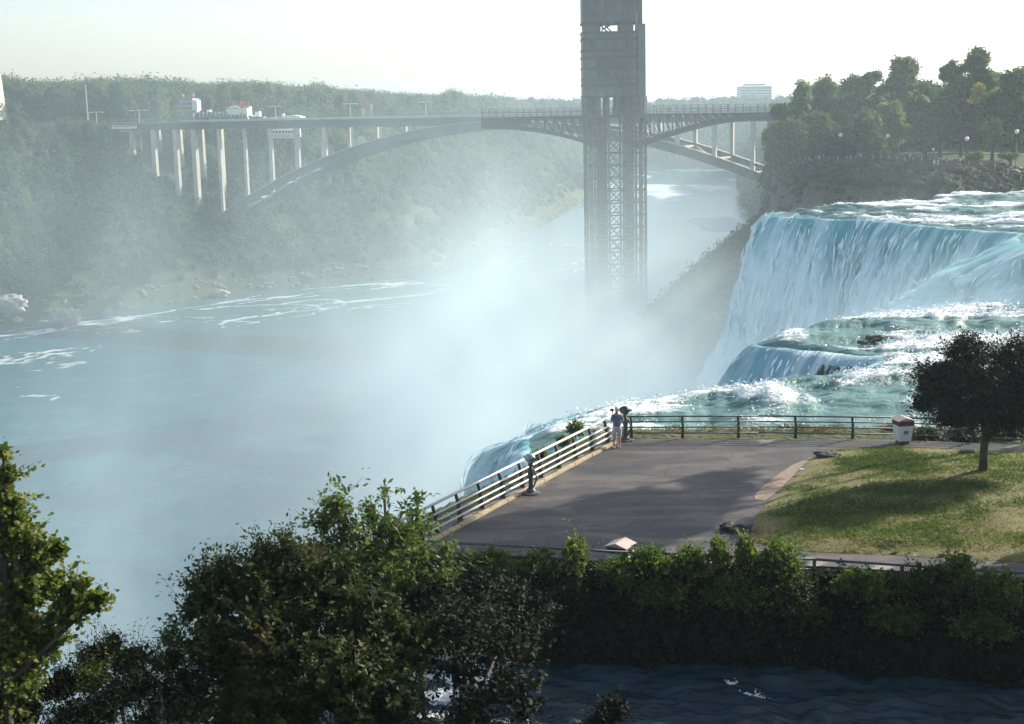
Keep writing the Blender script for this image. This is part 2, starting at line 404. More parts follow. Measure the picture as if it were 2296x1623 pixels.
def height(x, y):
    x = np.asarray(x, float); y = np.asarray(y, float)
    d, idx, ins = gorge_dist(x, y)
    h = np.zeros_like(x)
    pn = np.array([g[2] for g in GORGE])
    for k, (a, b) in PROF.items():
        s = pn[idx] == k
        dd = d + np.where(k == 'cliff', 0, 1) * (fbm(x / 14, y / 14, o=3, seed=5) * np.minimum(d * .25, 7))
        h[s] = np.interp(dd[s], a, b)
    rough = fbm(x / 9, y / 9, o=4, seed=9)
    isb = (pn[idx] == 'ca') | (pn[idx] == 'us') | (pn[idx] == 'end')
    h = h + np.where(isb, rough * np.clip(d / 10, .3, 2.2), 0)
    h = np.where((pn[idx] == 'us') & (x < 135) & (d > 60), np.minimum(h, 57.5), h)
    # park land beyond the American Falls: always rises from the far shore of the upper river
    ds = poly_edge_dist(x, y, SHORE_FAR, closed=False)
    park = in_poly(x, y, PARK) & (x > 30) & (y < 520)
    hp = np.interp(ds, [0, 3, 9, 30, 80, 4000], [50.2, 51.6, 54.2, 55.6, 57, 58]) + fbm(x / 6, y / 6, o=3, seed=2) * .35
    dus = poly_edge_dist(x, y, USB, closed=False) + fbm(x / 14, y / 14, o=3, seed=5) * 2
    h = np.where(park & ~ins, np.minimum(hp, np.interp(dus, *PROF['us'])), h)
    bed = in_poly(x, y, [(0, 40), (0, 230), (40, 221), (51.5, 233), (69, 243.8), (93, 258), (150, 292), (400, 420), (3000, 420), (3000, -10), (220, -10), (60, 30)]) & ~park
    h = np.where(bed & ~ins, np.minimum(49.4, np.interp(d, [0, .9, 2.5, 4], [-.5, 30, 49.2, 49.4])), h)
    dl = poly_edge_dist(x, y, LUNA); il = in_poly(x, y, LUNA)
    h = np.where(il, LZ - .06, h)
    h = np.where(~il & (dl < 3.0) & ~ins, np.maximum(h, LZ - .06 - np.interp(dl, [0, .4, 1.6, 3], [.0, .5, 3.0, 4.3])), h)
    dg = poly_edge_dist(x, y, GOATSHORE[:6], closed=False); ig = in_poly(x, y, GOATSHORE)
    hg = np.interp(dg, [0, 2, 8, 16, 24, 30, 34, 60, 400], [50.9, 51.7, 53.2, 56.4, 60.4, 63.6, 66.2, 66.4, 66.6]) + fbm(x / 2.5, y / 2.5, o=3, seed=8) * .22
    h = np.where(ig & ~ins, np.maximum(h, hg), h)
    lower = ins & ~il
    h = np.where(lower, np.interp(d, [0, 6, 30], [-1.0, -3, -5]), h)
    return h
az = np.unique(np.concatenate([np.arange(-180, -26, 5.), np.arange(-26, 26.01, .13), np.arange(26, 180.1, 5.)])); az = np.radians(az)
rr = np.concatenate([[.5], 2.0 * 1.0135 ** np.arange(0, 600)]); rr = rr[rr < 6200]
RA, AA = np.meshgrid(rr, az, indexing='ij')
TX, TY = RA * np.sin(AA), RA * np.cos(AA)
TZ = height(TX.ravel(), TY.ravel()).reshape(TX.shape)
nr, na = TX.shape
ii = np.arange(nr * na).reshape(nr, na)
TF = np.stack([ii[:-1, :-1], ii[:-1, 1:], ii[1:, 1:], ii[1:, :-1]], -1).reshape(-1, 4)
m_ter, n, l, b = newmat('earth_and_rock')
geo = N(n, 'NewGeometry'); sep = N(n, 'SeparateXYZ'); l.new(geo.outputs['Normal'], sep.inputs[0])
t1 = N(n, 'TexNoise', i_Scale=.35, i_Detail=8.0); t2 = N(n, 'TexNoise', i_Scale=2.5, i_Detail=6.0)
l.new(geo.outputs['Position'], t1.inputs['Vector']); l.new(geo.outputs['Position'], t2.inputs['Vector'])
r1 = ramp(n, [(.3, (.035, .05, .018, 1)), (.55, (.06, .075, .03, 1)), (.75, (.10, .09, .05, 1))]); l.new(t1.outputs[0], r1.inputs[0])
r2 = ramp(n, [(.3, (.06, .055, .045, 1)), (.6, (.16, .14, .115, 1)), (.8, (.26, .235, .2, 1))]); l.new(t2.outputs[0], r2.inputs[0])
mr = N(n, 'MapRange'); mr.inputs[1].default_value = .45; mr.inputs[2].default_value = .75; l.new(sep.outputs[2], mr.inputs[0])
mx = N(n, 'MixRGB'); l.new(mr.outputs[0], mx.inputs[0]); l.new(r2.outputs[0], mx.inputs[1]); l.new(r1.outputs[0], mx.inputs[2])
l.new(mx.outputs[0], b.inputs['Base Color']); b.inputs['Roughness'].default_value = .95; b.inputs['Specular IOR Level'].default_value = .2
bp = N(n, 'Bump', i_Strength=.8, i_Distance=.4); l.new(t2.outputs[0], bp.inputs['Height']); l.new(bp.outputs[0], b.inputs['Normal'])
np_mesh('ground', np.stack([TX, TY, TZ], -1).reshape(-1, 3), TF, m_ter, smooth=False)['kind'] = 'structure'

# ================================================================== LOWER RIVER
gy = np.concatenate([np.arange(30, 420, 3.0), np.arange(420, 700, 1.2), np.arange(700, 1540, 5.0)])
gx = np.concatenate([np.arange(-480, -200, 6.0), np.arange(-200, 75, 1.6), np.arange(75, 290, 4.0)])
GXX, GYY = np.meshgrid(gx, gy); fx, fy = GXX.ravel(), GYY.ravel()
dG, iG, insG = gorge_dist(fx, fy)
# foam lines that follow the far bank in long curls, and loose eddies further out
BK = [(-270, 360), (-167, 466), (-102, 540), (-64, 566), (-30, 592), (-12, 655)]
db = poly_edge_dist(fx, fy, BK, closed=False)
wx = fbm(fx / 26, fy / 26, o=3, seed=31) * 14; wy = fbm(fx / 26, fy / 26, o=3, seed=41) * 14
al = (fx + wx) * .66 + (fy + wy) * .75; ac = db + wy * .55
strk = 1 - np.abs(fbm(al / 60, ac / 6.5, o=4, seed=51)) * 5.2
zone = np.clip(1 - np.abs(ac - 17) / 15, 0, 1) * np.clip((fx + 300) / 60, 0, 1)
zone2 = np.clip(1 - np.abs(ac - 60) / 34, 0, 1) * .62 * (fbm(fx / 55, fy / 55, o=2, seed=77) > .02)
foam = np.clip(strk, 0, 1) * np.clip(np.maximum(zone, zone2) * 1.6, 0, 1)
fil = np.clip(1 - np.abs(fbm(fx / 7 + wx * .12, fy / 4 + wy * .12, o=4, seed=61)) * 7, 0, 1)
def eddy(u, v, a, bb, w=.8):
    p = W(u, v, 0); ex = (fx - p.x + wx * .5) / a; ey = (fy - p.y + wy * .5) / bb; r = np.hypot(ex, ey); th = np.arctan2(ey, ex)
    spir = np.exp(-((r - .45 - .5 * ((th + 3.1416) / 6.283)) / .13) ** 2) * np.clip((th + 3.0) / 4, 0, 1)
    return np.where(r < 1.6, (spir * .75 + fil * .7 * np.exp(-(r / .9) ** 2)) * w, 0)
for e in ((30, 905, 11, 8), (100, 818, 15, 10), (20, 800, 26, 6), (700, 682, 14, 12), (600, 690, 24, 8), (490, 722, 18, 6), (180, 745, 22, 6), (330, 715, 34, 5), (890, 640, 22, 8), (40, 880, 9, 8, .5)):
    foam = np.maximum(foam, np.clip(eddy(*e) * 1.1, 0, 1))
foam = np.maximum(foam, np.clip((1460 - 0) * 0 + (fbm(fx / 40, fy / 90, o=4, seed=91) * 2.0 - .2), 0, 1) * ((fy > 640) * .75) + .22 * ((fy > 560) & (fx > 45)))  # flat lift on the far right water paints its pale sky reflection
nx = len(gx); ny = len(gy); q = np.arange(nx * ny).reshape(ny, nx)
RF = np.stack([q[:-1, :-1], q[:-1, 1:], q[1:, 1:], q[1:, :-1]], -1).reshape(-1, 4)
def watermat(name, deep, foamc=(.8, .84, .84), rough=.18, wscale=.5, wstr=.35, fnoise=1.5, stretch=(1, 1, 1), flo=.35, fhi=.7, frough=.6, dist=.25, spec=.5):
    m_, n, l, b = newmat(name)
    geo = N(n, 'NewGeometry'); mp = N(n, 'Mapping'); mp.inputs['Scale'].default_value = stretch; l.new(geo.outputs['Position'], mp.inputs[0])
    a = N(n, 'Attribute', attribute_name='foam')
    t = N(n, 'TexNoise', i_Scale=fnoise, i_Detail=8.0, i_Roughness=.65); l.new(mp.outputs[0], t.inputs['Vector'])
    mt = N(n, 'Math', operation='MULTIPLY_ADD'); l.new(t.outputs[0], mt.inputs[0]); mt.inputs[1].default_value = .9; mt.inputs[2].default_value = -.45
    ad = N(n, 'Math', operation='ADD'); l.new(a.outputs['Fac'], ad.inputs[0]); l.new(mt.outputs[0], ad.inputs[1])
    mr = N(n, 'MapRange', interpolation_type='SMOOTHSTEP'); mr.inputs[1].default_value = flo; mr.inputs[2].default_value = fhi; l.new(ad.outputs[0], mr.inputs[0])
    t3 = N(n, 'TexNoise', i_Scale=fnoise * .25, i_Detail=4.0); l.new(mp.outputs[0], t3.inputs['Vector'])
    rp = ramp(n, [(.35, c4(deep)), (.7, c4([min(1, x * 1.7 + .01) for x in deep]))]); l.new(t3.outputs[0], rp.inputs[0])
    mx = N(n, 'MixRGB'); l.new(mr.outputs[0], mx.inputs[0]); l.new(rp.outputs[0], mx.inputs[1]); mx.inputs[2].default_value = c4(foamc)
    l.new(mx.outputs[0], b.inputs['Base Color'])
    mr2 = N(n, 'MapRange'); mr2.inputs[3].default_value = rough; mr2.inputs[4].default_value = frough; l.new(mr.outputs[0], mr2.inputs[0]); l.new(mr2.outputs[0], b.inputs['Roughness'])
    b.inputs['IOR'].default_value = 1.33; b.inputs['Specular IOR Level'].default_value = spec
    w1 = N(n, 'TexNoise', i_Scale=wscale, i_Detail=7.0, i_Roughness=.6); l.new(mp.outputs[0], w1.inputs['Vector'])
    bp = N(n, 'Bump', i_Strength=wstr, i_Distance=dist); l.new(w1.outputs[0], bp.inputs['Height']); l.new(bp.outputs[0], b.inputs['Normal'])
    return m_
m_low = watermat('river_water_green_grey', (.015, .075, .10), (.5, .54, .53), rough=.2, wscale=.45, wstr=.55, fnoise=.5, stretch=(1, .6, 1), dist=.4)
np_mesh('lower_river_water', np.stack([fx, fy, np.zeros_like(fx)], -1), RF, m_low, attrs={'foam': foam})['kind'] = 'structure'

# ================================================================== UPPER RIVER + FALLS
BU = [((2, 64), (70, 58)), ((.6, 70), (75, 62)), ((.8, 74), (78, 65)), ((4.6, 80), (80, 68)), ((13.6, 86), (84, 74)), ((20, 88.5), (86, 78)), ((24.5, 92), (88, 86)),
      ((25, 95.5), (89, 92)), ((21, 98.5), (90, 98)), ((17.5, 101), (92, 104)), ((20, 105), (94, 112)), ((28, 111), (98, 118)), ((41, 117), (102, 124)), ((54, 121), (106, 130)),
      ((64, 130), (110, 138)), ((68, 150), (118, 158)), ((63, 164), (122, 170)), ((61, 170), (124, 175)), ((63, 176), (126, 180)), ((65.5, 181), (128, 186)), ((60, 190), (132, 200)),
      ((56, 198), (136, 215)), ((52, 206), (140, 230)), ((46.3, 210), (144, 250)), ((43.3, 214.6), (147, 268)), ((40.7, 217.5), (149, 280)), ((39.6, 221.5), (150, 290))]
Bk = np.array([a for a, _ in BU], float); Uk = np.array([a for _, a in BU], float)
seg = np.hypot(*np.diff(Bk, axis=0).T); S = np.concatenate([[0], np.cumsum(seg)])
ns = 1150
dens = 1 / np.clip(np.interp(np.linspace(0, S[-1], 4000), S, Bk[:, 1]) / 60, 1, 9) ** .75
cum = np.cumsum(dens); cum = (cum - cum[0]) / (cum[-1] - cum[0]); ss = np.interp(np.linspace(0, 1, ns), cum, np.linspace(0, S[-1], 4000))
def smooth(a, k):
    w = np.hanning(2 * k + 1); w /= w.sum(); p = np.concatenate([np.repeat(a[:1], k), a, np.repeat(a[-1:], k)]); return np.convolve(p, w, 'valid')
fine = np.linspace(0, S[-1], 3000)
def lut(arr, k): f = np.interp(fine, S, arr); return np.interp(ss, fine, smooth(f, k))
bx, by, ux, uy = lut(Bk[:, 0], 16), lut(Bk[:, 1], 16), lut(Uk[:, 0], 40), lut(Uk[:, 1], 40)
jag = fbm(ss / 2.2, ss * 0, o=4, seed=4) * .55
tx, ty = np.gradient(lut(Bk[:, 0], 60), ss), np.gradient(lut(Bk[:, 1], 60), ss); tl_ = np.hypot(tx, ty); nx_, ny_ = -ty / tl_, tx / tl_
bx = bx + nx_ * jag; by = by + ny_ * jag
nt_ = 240
tt = (np.linspace(0, 1, nt_)) ** 2.0
X = bx[:, None] + (ux - bx)[:, None] * tt[None]; Y = by[:, None] + (uy - by)[:, None] * tt[None]
DR = np.hypot(X - bx[:, None], Y - by[:, None])                  # distance upstream of the brink
far = np.clip(by[:, None] / 90, .8, 2.0) * np.ones_like(X)
a1 = fbm(X / 3.2 / far, Y / 1.5 / far, o=5, seed=101, gain=.55)
a2 = 1 - 2 * np.abs(fbm(X / 8.5 + a1 * .25, Y / 3.0 + a1 * .25, o=4, seed=111))
a3 = fbm(X / 22, Y / 9, o=2, seed=121)
amp = np.clip(DR / 2.2, .12, 1)
Z = WZ + DR * .004 + amp * (a1 * .42 * far + (a2 - .4) * .34 * far + a3 * .5) - .28 * np.clip(1 - DR / 1.6, 0, 1) ** 2
# hydraulic jumps in front of the point, where the photograph shows heaped white water
def bump(u, v, rx, ry, hgt):
    p = W(u, v, WZ); return hgt * np.exp(-(((X - p.x) / rx) ** 2 + ((Y - p.y) / ry) ** 2))
hj = bump(1765, 905, 1.9, 2.6, .75) + bump(1640, 890, 3.2, 1.2, .35) + bump(1960, 855, 3.6, 1.6, .4) + bump(1950, 800, 4, 1.6, .4) + bump(1500, 915, 3, 1.0, .2)
Z = Z + hj * (.7 + a1 * .8)
rapid = fbm(X / 16, Y / 5.0, o=3, seed=131)
fm = np.clip((a2 - .25) * 1.0 + a1 * .9 + rapid * 1.15 - .12, 0, 1) * np.clip(DR / 1.5, .25, 1)
fm = np.clip(fm * .95 + hj * 1.3 * (.65 + a1), 0, 1.1)
gl = bump(2230, 486, 30, 4.5, 1.0) + bump(1990, 455, 26, 5, .35) + bump(2000, 985 - 20, 9, 2, .1)
fm = np.clip(fm + gl * (.55 + a1 * 1.2), 0, 1.1)
q = np.arange(ns * nt_).reshape(ns, nt_)
UF = np.stack([q[:-1, :-1], q[1:, :-1], q[1:, 1:], q[:-1, 1:]], -1).reshape(-1, 4)
m_up = watermat('rapids_water_teal', (.055, .135, .125), (.88, .90, .88), rough=.34, wscale=5.5, wstr=.9, fnoise=4.5, stretch=(.6, 1.1, 1), flo=.34, fhi=.78, frough=.7, dist=.12)
np_mesh('upper_river_water', np.stack([X, Y, Z], -1).reshape(-1, 3), UF[:, ::-1], m_up, smooth=True, attrs={'foam': fm.ravel()})['kind'] = 'structure'

def fallmat(name, teal, white, rock=0.0, w0=.1):
    m_, n, l, b = newmat(name)
    uvn = N(n, 'UVMap'); mp = N(n, 'Mapping'); mp.inputs['Scale'].default_value = (1.25, .26, 1); l.new(uvn.outputs[0], mp.inputs[0])
    t = N(n, 'TexNoise', i_Scale=1.0, i_Detail=9.0, i_Roughness=.68, i_Distortion=.7); l.new(mp.outputs[0], t.inputs['Vector'])
    mp2 = N(n, 'Mapping'); mp2.inputs['Scale'].default_value = (.28, .085, 1); l.new(uvn.outputs[0], mp2.inputs[0])
    t2 = N(n, 'TexNoise', i_Scale=1.0, i_Detail=4.0); l.new(mp2.outputs[0], t2.inputs['Vector'])
    a = N(n, 'Attribute', attribute_name='foam')
    s1 = N(n, 'Math', operation='MULTIPLY_ADD'); l.new(t.outputs[0], s1.inputs[0]); s1.inputs[1].default_value = 1.5; s1.inputs[2].default_value = -.75
    s2 = N(n, 'Math', operation='MULTIPLY_ADD'); l.new(t2.outputs[0], s2.inputs[0]); s2.inputs[1].default_value = 2.2; l.new(s1.outputs[0], s2.inputs[2])
    s3 = N(n, 'Math', operation='ADD'); l.new(s2.outputs[0], s3.inputs[0]); l.new(a.outputs['Fac'], s3.inputs[1])
    s4 = N(n, 'Math', operation='ADD'); l.new(s3.outputs[0], s4.inputs[0]); s4.inputs[1].default_value = -1.1
    r = ramp(n, [(.0, c4(teal)), (.35, c4([(p + q_) / 2 for p, q_ in zip(teal, white)])), (.75, c4(white))]); l.new(s4.outputs[0], r.inputs[0])
    col = r.outputs[0]
    if rock:
        mp3 = N(n, 'Mapping'); mp3.inputs['Scale'].default_value = (1.6, .42, 1); l.new(uvn.outputs[0], mp3.inputs[0])
        t3 = N(n, 'TexNoise', i_Scale=1.0, i_Detail=7.0, i_Roughness=.7); l.new(mp3.outputs[0], t3.inputs['Vector'])
        ra = N(n, 'Attribute', attribute_name='rock')
        md = N(n, 'Math', operation='ADD'); l.new(t3.outputs[0], md.inputs[0]); l.new(ra.outputs['Fac'], md.inputs[1])
        mr = N(n, 'MapRange'); mr.inputs[1].default_value = 1.0; mr.inputs[2].default_value = 1.08; l.new(md.outputs[0], mr.inputs[0])
        mx = N(n, 'MixRGB'); l.new(mr.outputs[0], mx.inputs[0]); l.new(col, mx.inputs[1]); mx.inputs[2].default_value = (.02, .025, .035, 1); col = mx.outputs[0]
    l.new(col, b.inputs['Base Color']); b.inputs['Roughness'].default_value = .5; b.inputs['Specular IOR Level'].default_value = .3
    bp = N(n, 'Bump', i_Strength=.7, i_Distance=.7); l.new(s3.outputs[0], bp.inputs['Height']); l.new(bp.outputs[0], b.inputs['Normal'])
    return m_
m_fall = fallmat('falling_water', (.05, .36, .40), (.66, .87, .93)); m_fall2 = fallmat('thin_falling_water', (.20, .42, .50), (.80, .88, .93), rock=1)
# ragged strands and lip foam on the falls, froth and thrown spray on the rapids
m_spray = mat('white_froth', (.86, .89, .9), .7); m_strand = mat('falling_white_strands', (.72, .88, .94), .7)
r = np.random.default_rng(131)
def flakes(P, Nn_, Td, L, w, seed):
    r = np.random.default_rng(seed); n = len(P); Td = Td / np.linalg.norm(Td, axis=1)[:, None]; s_ = np.cross(Td, Nn_); s_ /= np.linalg.norm(s_, axis=1)[:, None] + 1e-9
    L = (L * r.uniform(.4, 1.4, n))[:, None]; w = (w * r.uniform(.5, 1.3, n))[:, None]
    V = np.stack([P - Td * L * .5, P + s_ * w * .5 - Td * L * .1, P + Td * L * .5, P - s_ * w * .5 - Td * L * .15], 1).reshape(-1, 3); return V, np.arange(4 * n).reshape(n, 4)
def falls(name, label, i0, i1, mt, hgt=50.9, nv=150, rock=None, flare=1.0, f0=.05, wd_=5, nfl=0):
    I = np.arange(i0, i1); k = len(I)
    v = np.linspace(0, 1, nv) ** 1.5; drop = v * hgt
    fold = fbm(ss[I][:, None] / 3.4 + 0 * drop[None], drop[None] / 26 + 0 * ss[I][:, None], o=4, seed=141)
    fold2 = fbm(ss[I][:, None] / .9 + 0 * drop[None], drop[None] / 9 + 0 * ss[I][:, None], o=3, seed=151)
    fl = 1 + .32 * fbm(ss[I] / 11, ss[I] * 0, o=3, seed=161)
    out = (1.62 * np.sqrt(drop + .0)[None] + .10 * drop[None]) * fl[:, None] * flare
    for (sc_, sg_, am_) in ((S[17], 8.0, 1.25), (S[15] + 6, 6.0, .9)):
        out = out + am_ * np.exp(-((ss[I][:, None] - sc_) / sg_) ** 2) * np.minimum(drop, 13)[None] * (1 + .8 * fbm(ss[I][:, None] / 2.5 + 0 * drop[None], drop[None] / 3.5 + 0 * ss[I][:, None], o=4, seed=171))
    wgt = np.clip(drop / wd_, 0, 1)[None]
    fold3 = fbm(ss[I][:, None] / .45 + fold * 1.5, drop[None] / 2.2 + 0 * ss[I][:, None], o=3, seed=181)
    out = out + wgt * (fold * 1.9 + fold2 * .7 + fold3 * .55) + np.clip((drop - 14) / 20, 0, 1)[None] * (1.5 + 4 * fold)
    x = bx[I][:, None] + nx_[I][:, None] * out; y = by[I][:, None] + ny_[I][:, None] * out
    z = Z[I, 0][:, None] - drop[None] + 0 * x
    V = np.stack([x, y, z], -1).reshape(-1, 3); q = np.arange(k * nv).reshape(k, nv)
    Fc = np.stack([q[:-1, :-1], q[:-1, 1:], q[1:, 1:], q[1:, :-1]], -1).reshape(-1, 4)
    fo = (np.clip(drop / 9, 0, 1)[None] * .75 + f0 + fold2 * .25 + 0 * x)
    uv = np.stack([np.repeat(ss[I], nv), np.tile(drop, k)], -1)
    at = {'foam': fo.ravel()}
    if rock is not None: at['rock'] = rock(ss[I], drop).ravel()
    o = np_mesh(name, V, Fc[:, ::-1], mt, smooth=True, attrs=at, uv=uv)
    r = np.random.default_rng(i0 + 7); G = V.reshape(k, nv, 3); dist = np.clip(by[I], 60, 300); nf_ = nfl or int(8000 * min(1, k / 500))
    ii_ = r.choice(k, nf_, p=np.gradient(ss[I]) / np.gradient(ss[I]).sum()); jj_ = np.searchsorted(drop, r.uniform(0.05, 26 if not nfl else 7, nf_)).clip(1, nv - 2); cl = fbm(ss[I][ii_] / 1.7, drop[jj_] / 5, o=3, seed=191) + r.uniform(-.25, .25, nf_); ok = cl > -.02; ii_, jj_ = ii_[ok], jj_[ok]
    Pq = G[ii_, jj_] + np.stack([nx_[I][ii_], ny_[I][ii_], 0 * ii_], 1) * r.uniform(.0, .35, len(ii_))[:, None]; Tq = G[ii_, np.minimum(jj_ + 3, nv - 1)] - G[ii_, jj_] + r.normal(0, .05, (len(ii_), 3)); Nq = np.stack([nx_[I][ii_], ny_[I][ii_], .3 + 0 * ii_], 1) + r.normal(0, .35, (len(ii_), 3))
    d_ = dist[ii_]; Vq, Qq = flakes(Pq, Nq, Tq, d_ * .011, d_ * .0015, i0 + 3); np_mesh('strands', Vq, Qq, m_strand, o, origin=Vector((0, 0, 0)))
    return tag(o, label, 'waterfall')
def sidx(key): return int(np.argmin(np.abs(ss - S[key])))
kA, kB = sidx(5), sidx(12)
falls('waterfall', 'narrow white fall dropping steeply behind the pale railing beside the stone point', 0, kA + 1, m_fall, f0=.3, wd_=.9, nfl=9000)
def rk(s_, d_):
    c = S[8] * .5 + S[9] * .5
    return .5 * np.exp(-((s_[:, None] - S[7] - 1.8) / 3.2) ** 2) * np.clip((d_[None] - .15) / .5, 0, 1) + .12 + 0 * d_[None]
falls('waterfall', 'small stepped fall with dark rock showing through, between the rapids and the great fall', kA, kB + 1, m_fall2, rock=rk)
falls('waterfall', 'broad blue curtain of falling water, tallest fall at the right of the gorge', kB, ns, m_fall)


Pw = fm.ravel() ** 2 * (np.gradient(Y, axis=0).ravel() * 0 + 1) * (DR.ravel() > .2) * (1 / np.clip(Y.ravel(), 60, 400)) * np.clip(DR.ravel(), .3, 12); Pw = np.clip(Pw, 0, None); Pw /= Pw.sum()
k_ = r.choice(Pw.size, 52000, p=Pw); sz = np.minimum(Y.ravel()[k_] * .0010, .105)
P_ = np.stack([X.ravel()[k_], Y.ravel()[k_], Z.ravel()[k_]], 1) + r.normal(0, 1, (len(k_), 3)) * (sz * 4)[:, None] * np.array([1.6, 1.2, 0]) + np.stack([0 * sz, 0 * sz, r.exponential(1.0, len(k_)) * sz * 1.0 + .01], 1)
Nv = r.normal(0, .6, (len(k_), 3)) + np.array([0, -.6, 1]); Td = r.normal(0, 1, (len(k_), 3)) * np.array([1.5, .6, .5])
V, Q = flakes(P_, Nv, Td, sz * 2.0, sz * 1.1, 5); tag(np_mesh('spray', V, Q, m_spray), 'froth and thrown drops on the rapids', None, None, 'stuff')
# ================================================================== CHANNEL between the stone point and the near bank
cx, cy = np.meshgrid(np.linspace(0, 1, 420), np.linspace(0, 1, 150), indexing='ij')
xa = -6.9 + cx ** 1.25 * 60
y_lo = np.interp(xa, [-7, 0, 8, 20, 50, 60], [36.4, 36.2, 35.2, 32.4, 26, 24]); y_hi = np.interp(xa, [-7, -5.5, 0, 10, 15, 24, 46, 60], [45.2, 45.2, 43.8, 42.2, 40.8, 38.8, 33.2, 30]) 
ya = y_lo + (y_hi - y_lo) * cy
c1 = fbm(xa / 1.3, ya / .8, o=5, seed=201); c2 = 1 - 2 * np.abs(fbm(xa / 2.6 + c1 * .2, ya / 1.5, o=4, seed=211))
edge = np.clip((xa + 6.9) / 4.5, 0, 1)
za = CHZ - .25 + c1 * .26 + (c2 - .4) * .2 - (1 - edge) * .8
fo = np.clip((c2 - .35) * .7 + c1 * .6 - .42, 0, 1) + np.clip(1 - np.abs(xa + 2.0) / 3.5, 0, 1) * .75 * (.6 + c1 + c2 * .4)
for (u, v, rx, ry, a) in ((1705, 1557, .28, .16, 1.0), (1640, 1532, .14, .12, .9), (1690, 1548, .5, .08, .6)):
    p = W(u, v, CHZ - .1); fo = fo + a * 1.4 * np.exp(-(((xa - p.x) / rx) ** 2 + ((ya - p.y) / ry) ** 2)) * (.7 + c1)
q = np.arange(xa.size).reshape(xa.shape)
CF = np.stack([q[:-1, :-1], q[1:, :-1], q[1:, 1:], q[:-1, 1:]], -1).reshape(-1, 4)
m_ch = watermat('channel_water', (.006, .022, .034), (.8, .84, .86), rough=.2, wscale=4.5, wstr=.8, fnoise=4.0, stretch=(.6, 1, 1), flo=.5, fhi=.75, dist=.08)
np_mesh('channel_water', np.stack([xa, ya, za], -1).reshape(-1, 3), CF, m_ch, smooth=True, attrs={'foam': np.clip(fo, 0, 1.1).ravel()})['kind'] = 'structure'
wt_ = (np.clip(fo, 0, 1.6).ravel() - .35).clip(0) ** 1.5; wt_ /= wt_.sum(); k_ = np.random.default_rng(9).choice(wt_.size, 5000, p=wt_); r = np.random.default_rng(12)
P_ = np.stack([xa.ravel()[k_], ya.ravel()[k_], za.ravel()[k_]], 1) + r.normal(0, .05, (5000, 3)) * np.array([1.5, 1, 0]) + np.stack([0 * k_, 0 * k_, r.exponential(.04, 5000)], 1)
V, Q = flakes(P_, r.normal(0, .6, (5000, 3)) + np.array([0, -.6, 1]), r.normal(0, 1, (5000, 3)) * np.array([1.5, .6, .4]), .07 + 0 * k_, .035 + 0 * k_, 6); tag(np_mesh('channel_spray', V, Q, m_spray), 'small white splashes on the shaded channel', None, None, 'stuff')
# its fall over the left edge
k = 150; yy_ = np.linspace(37.0, 45.0, k); dd_ = np.linspace(0, 1, 60) ** 1.4 * 51
ff = fbm(yy_[:, None] / 1.2 + 0 * dd_[None], dd_[None] / 14 + 0 * yy_[:, None], o=4, seed=221)
V = np.stack([-6.9 - 1.1 * np.sqrt(dd_)[None] + ff * np.clip(dd_ / 4, 0, 1)[None] * .7 + 0 * yy_[:, None], yy_[:, None] + 0 * dd_[None], (CHZ - 1.0) - dd_[None] + 0 * yy_[:, None]], -1).reshape(-1, 3)
q = np.arange(k * 60).reshape(k, 60); Fc = np.stack([q[:-1, :-1], q[:-1, 1:], q[1:, 1:], q[1:, :-1]], -1).reshape(-1, 4)
tag(np_mesh('waterfall', V, Fc, m_fall, smooth=True, attrs={'foam': np.full(k * 60, .6)}, uv=np.stack([np.repeat(yy_, 60), np.tile(dd_, k)], -1)),
    'small fall where the shaded foreground channel pours over the edge, seen through the branches', 'waterfall')

# ================================================================== OBSERVATION TOWER
m_steel = mat('weathered_grey_steel', (.10, .105, .11), .6, (.17, .17, .17), .6, metal=.3)
m_clad = mat('grey_metal_mesh_cladding', (.12, .125, .125), .55, (.2, .2, .19), .25, metal=.3)
m_dark = mat('dark_bridge_steel', (.055, .065, .075), .6, (.085, .095, .10), .4)
m_pale = mat('pale_concrete', (.42, .40, .34), .85, (.55, .52, .45), .4)
m_white = mat('white_painted_metal', (.75, .75, .72), .5)
m_glass = mat('dull_window_glass', (.05, .07, .08), .2)
TY0 = 366.0
def tx_(u, y=TY0): return WD(u, 255, y).x
def tz_(v, u=1378, y=TY0): return WD(u, v, y).z
xl, xr, xm = tx_(1311), tx_(1449), tx_(1380)
DKZ = tz_(257)                                     # deck level
tw = thing('observation_tower', 'tall grey steel elevator tower rising from the gorge past the top of the picture', 'tower', (xm, TY0 + 5, 0))
b = MB()                                           # columns and bracing below the deck
cols_x = [xl + .35, tx_(1326), tx_(1337), tx_(1364), tx_(1396), tx_(1424), tx_(1433), xr - .35]
for y in (TY0, TY0 + 10):
    for i, x in enumerate(cols_x):
        w = .7 if i in (0, 7) else .5
        b.box((x, y, DKZ / 2 - 2), (w, w, DKZ + 2))
zs = np.arange(2, DKZ - 1, 3.15)
for j, z in enumerate(zs):
    for y in (TY0, TY0 + 10): b.box(((xl + xr) / 2, y, z), (xr - xl, .34, .34))
    for x in cols_x: b.box((x, TY0 + 5, z), (.3, 9.6, .3))
b.build('lattice_frame', m_steel, tw)
for y in (TY0 - .1, TY0 + 9.9):
    b = MB()
    for j, z in enumerate(zs[:-1]):
        x0, x1 = tx_(1366), tx_(1394)
        b.bar((x0, y, z), (x1, y, z + 3.15), .22, .22); b.bar((x1, y + .25, z), (x0, y + .25, z + 3.15), .22, .22)
    b.build('cross_bracing', m_steel, tw)
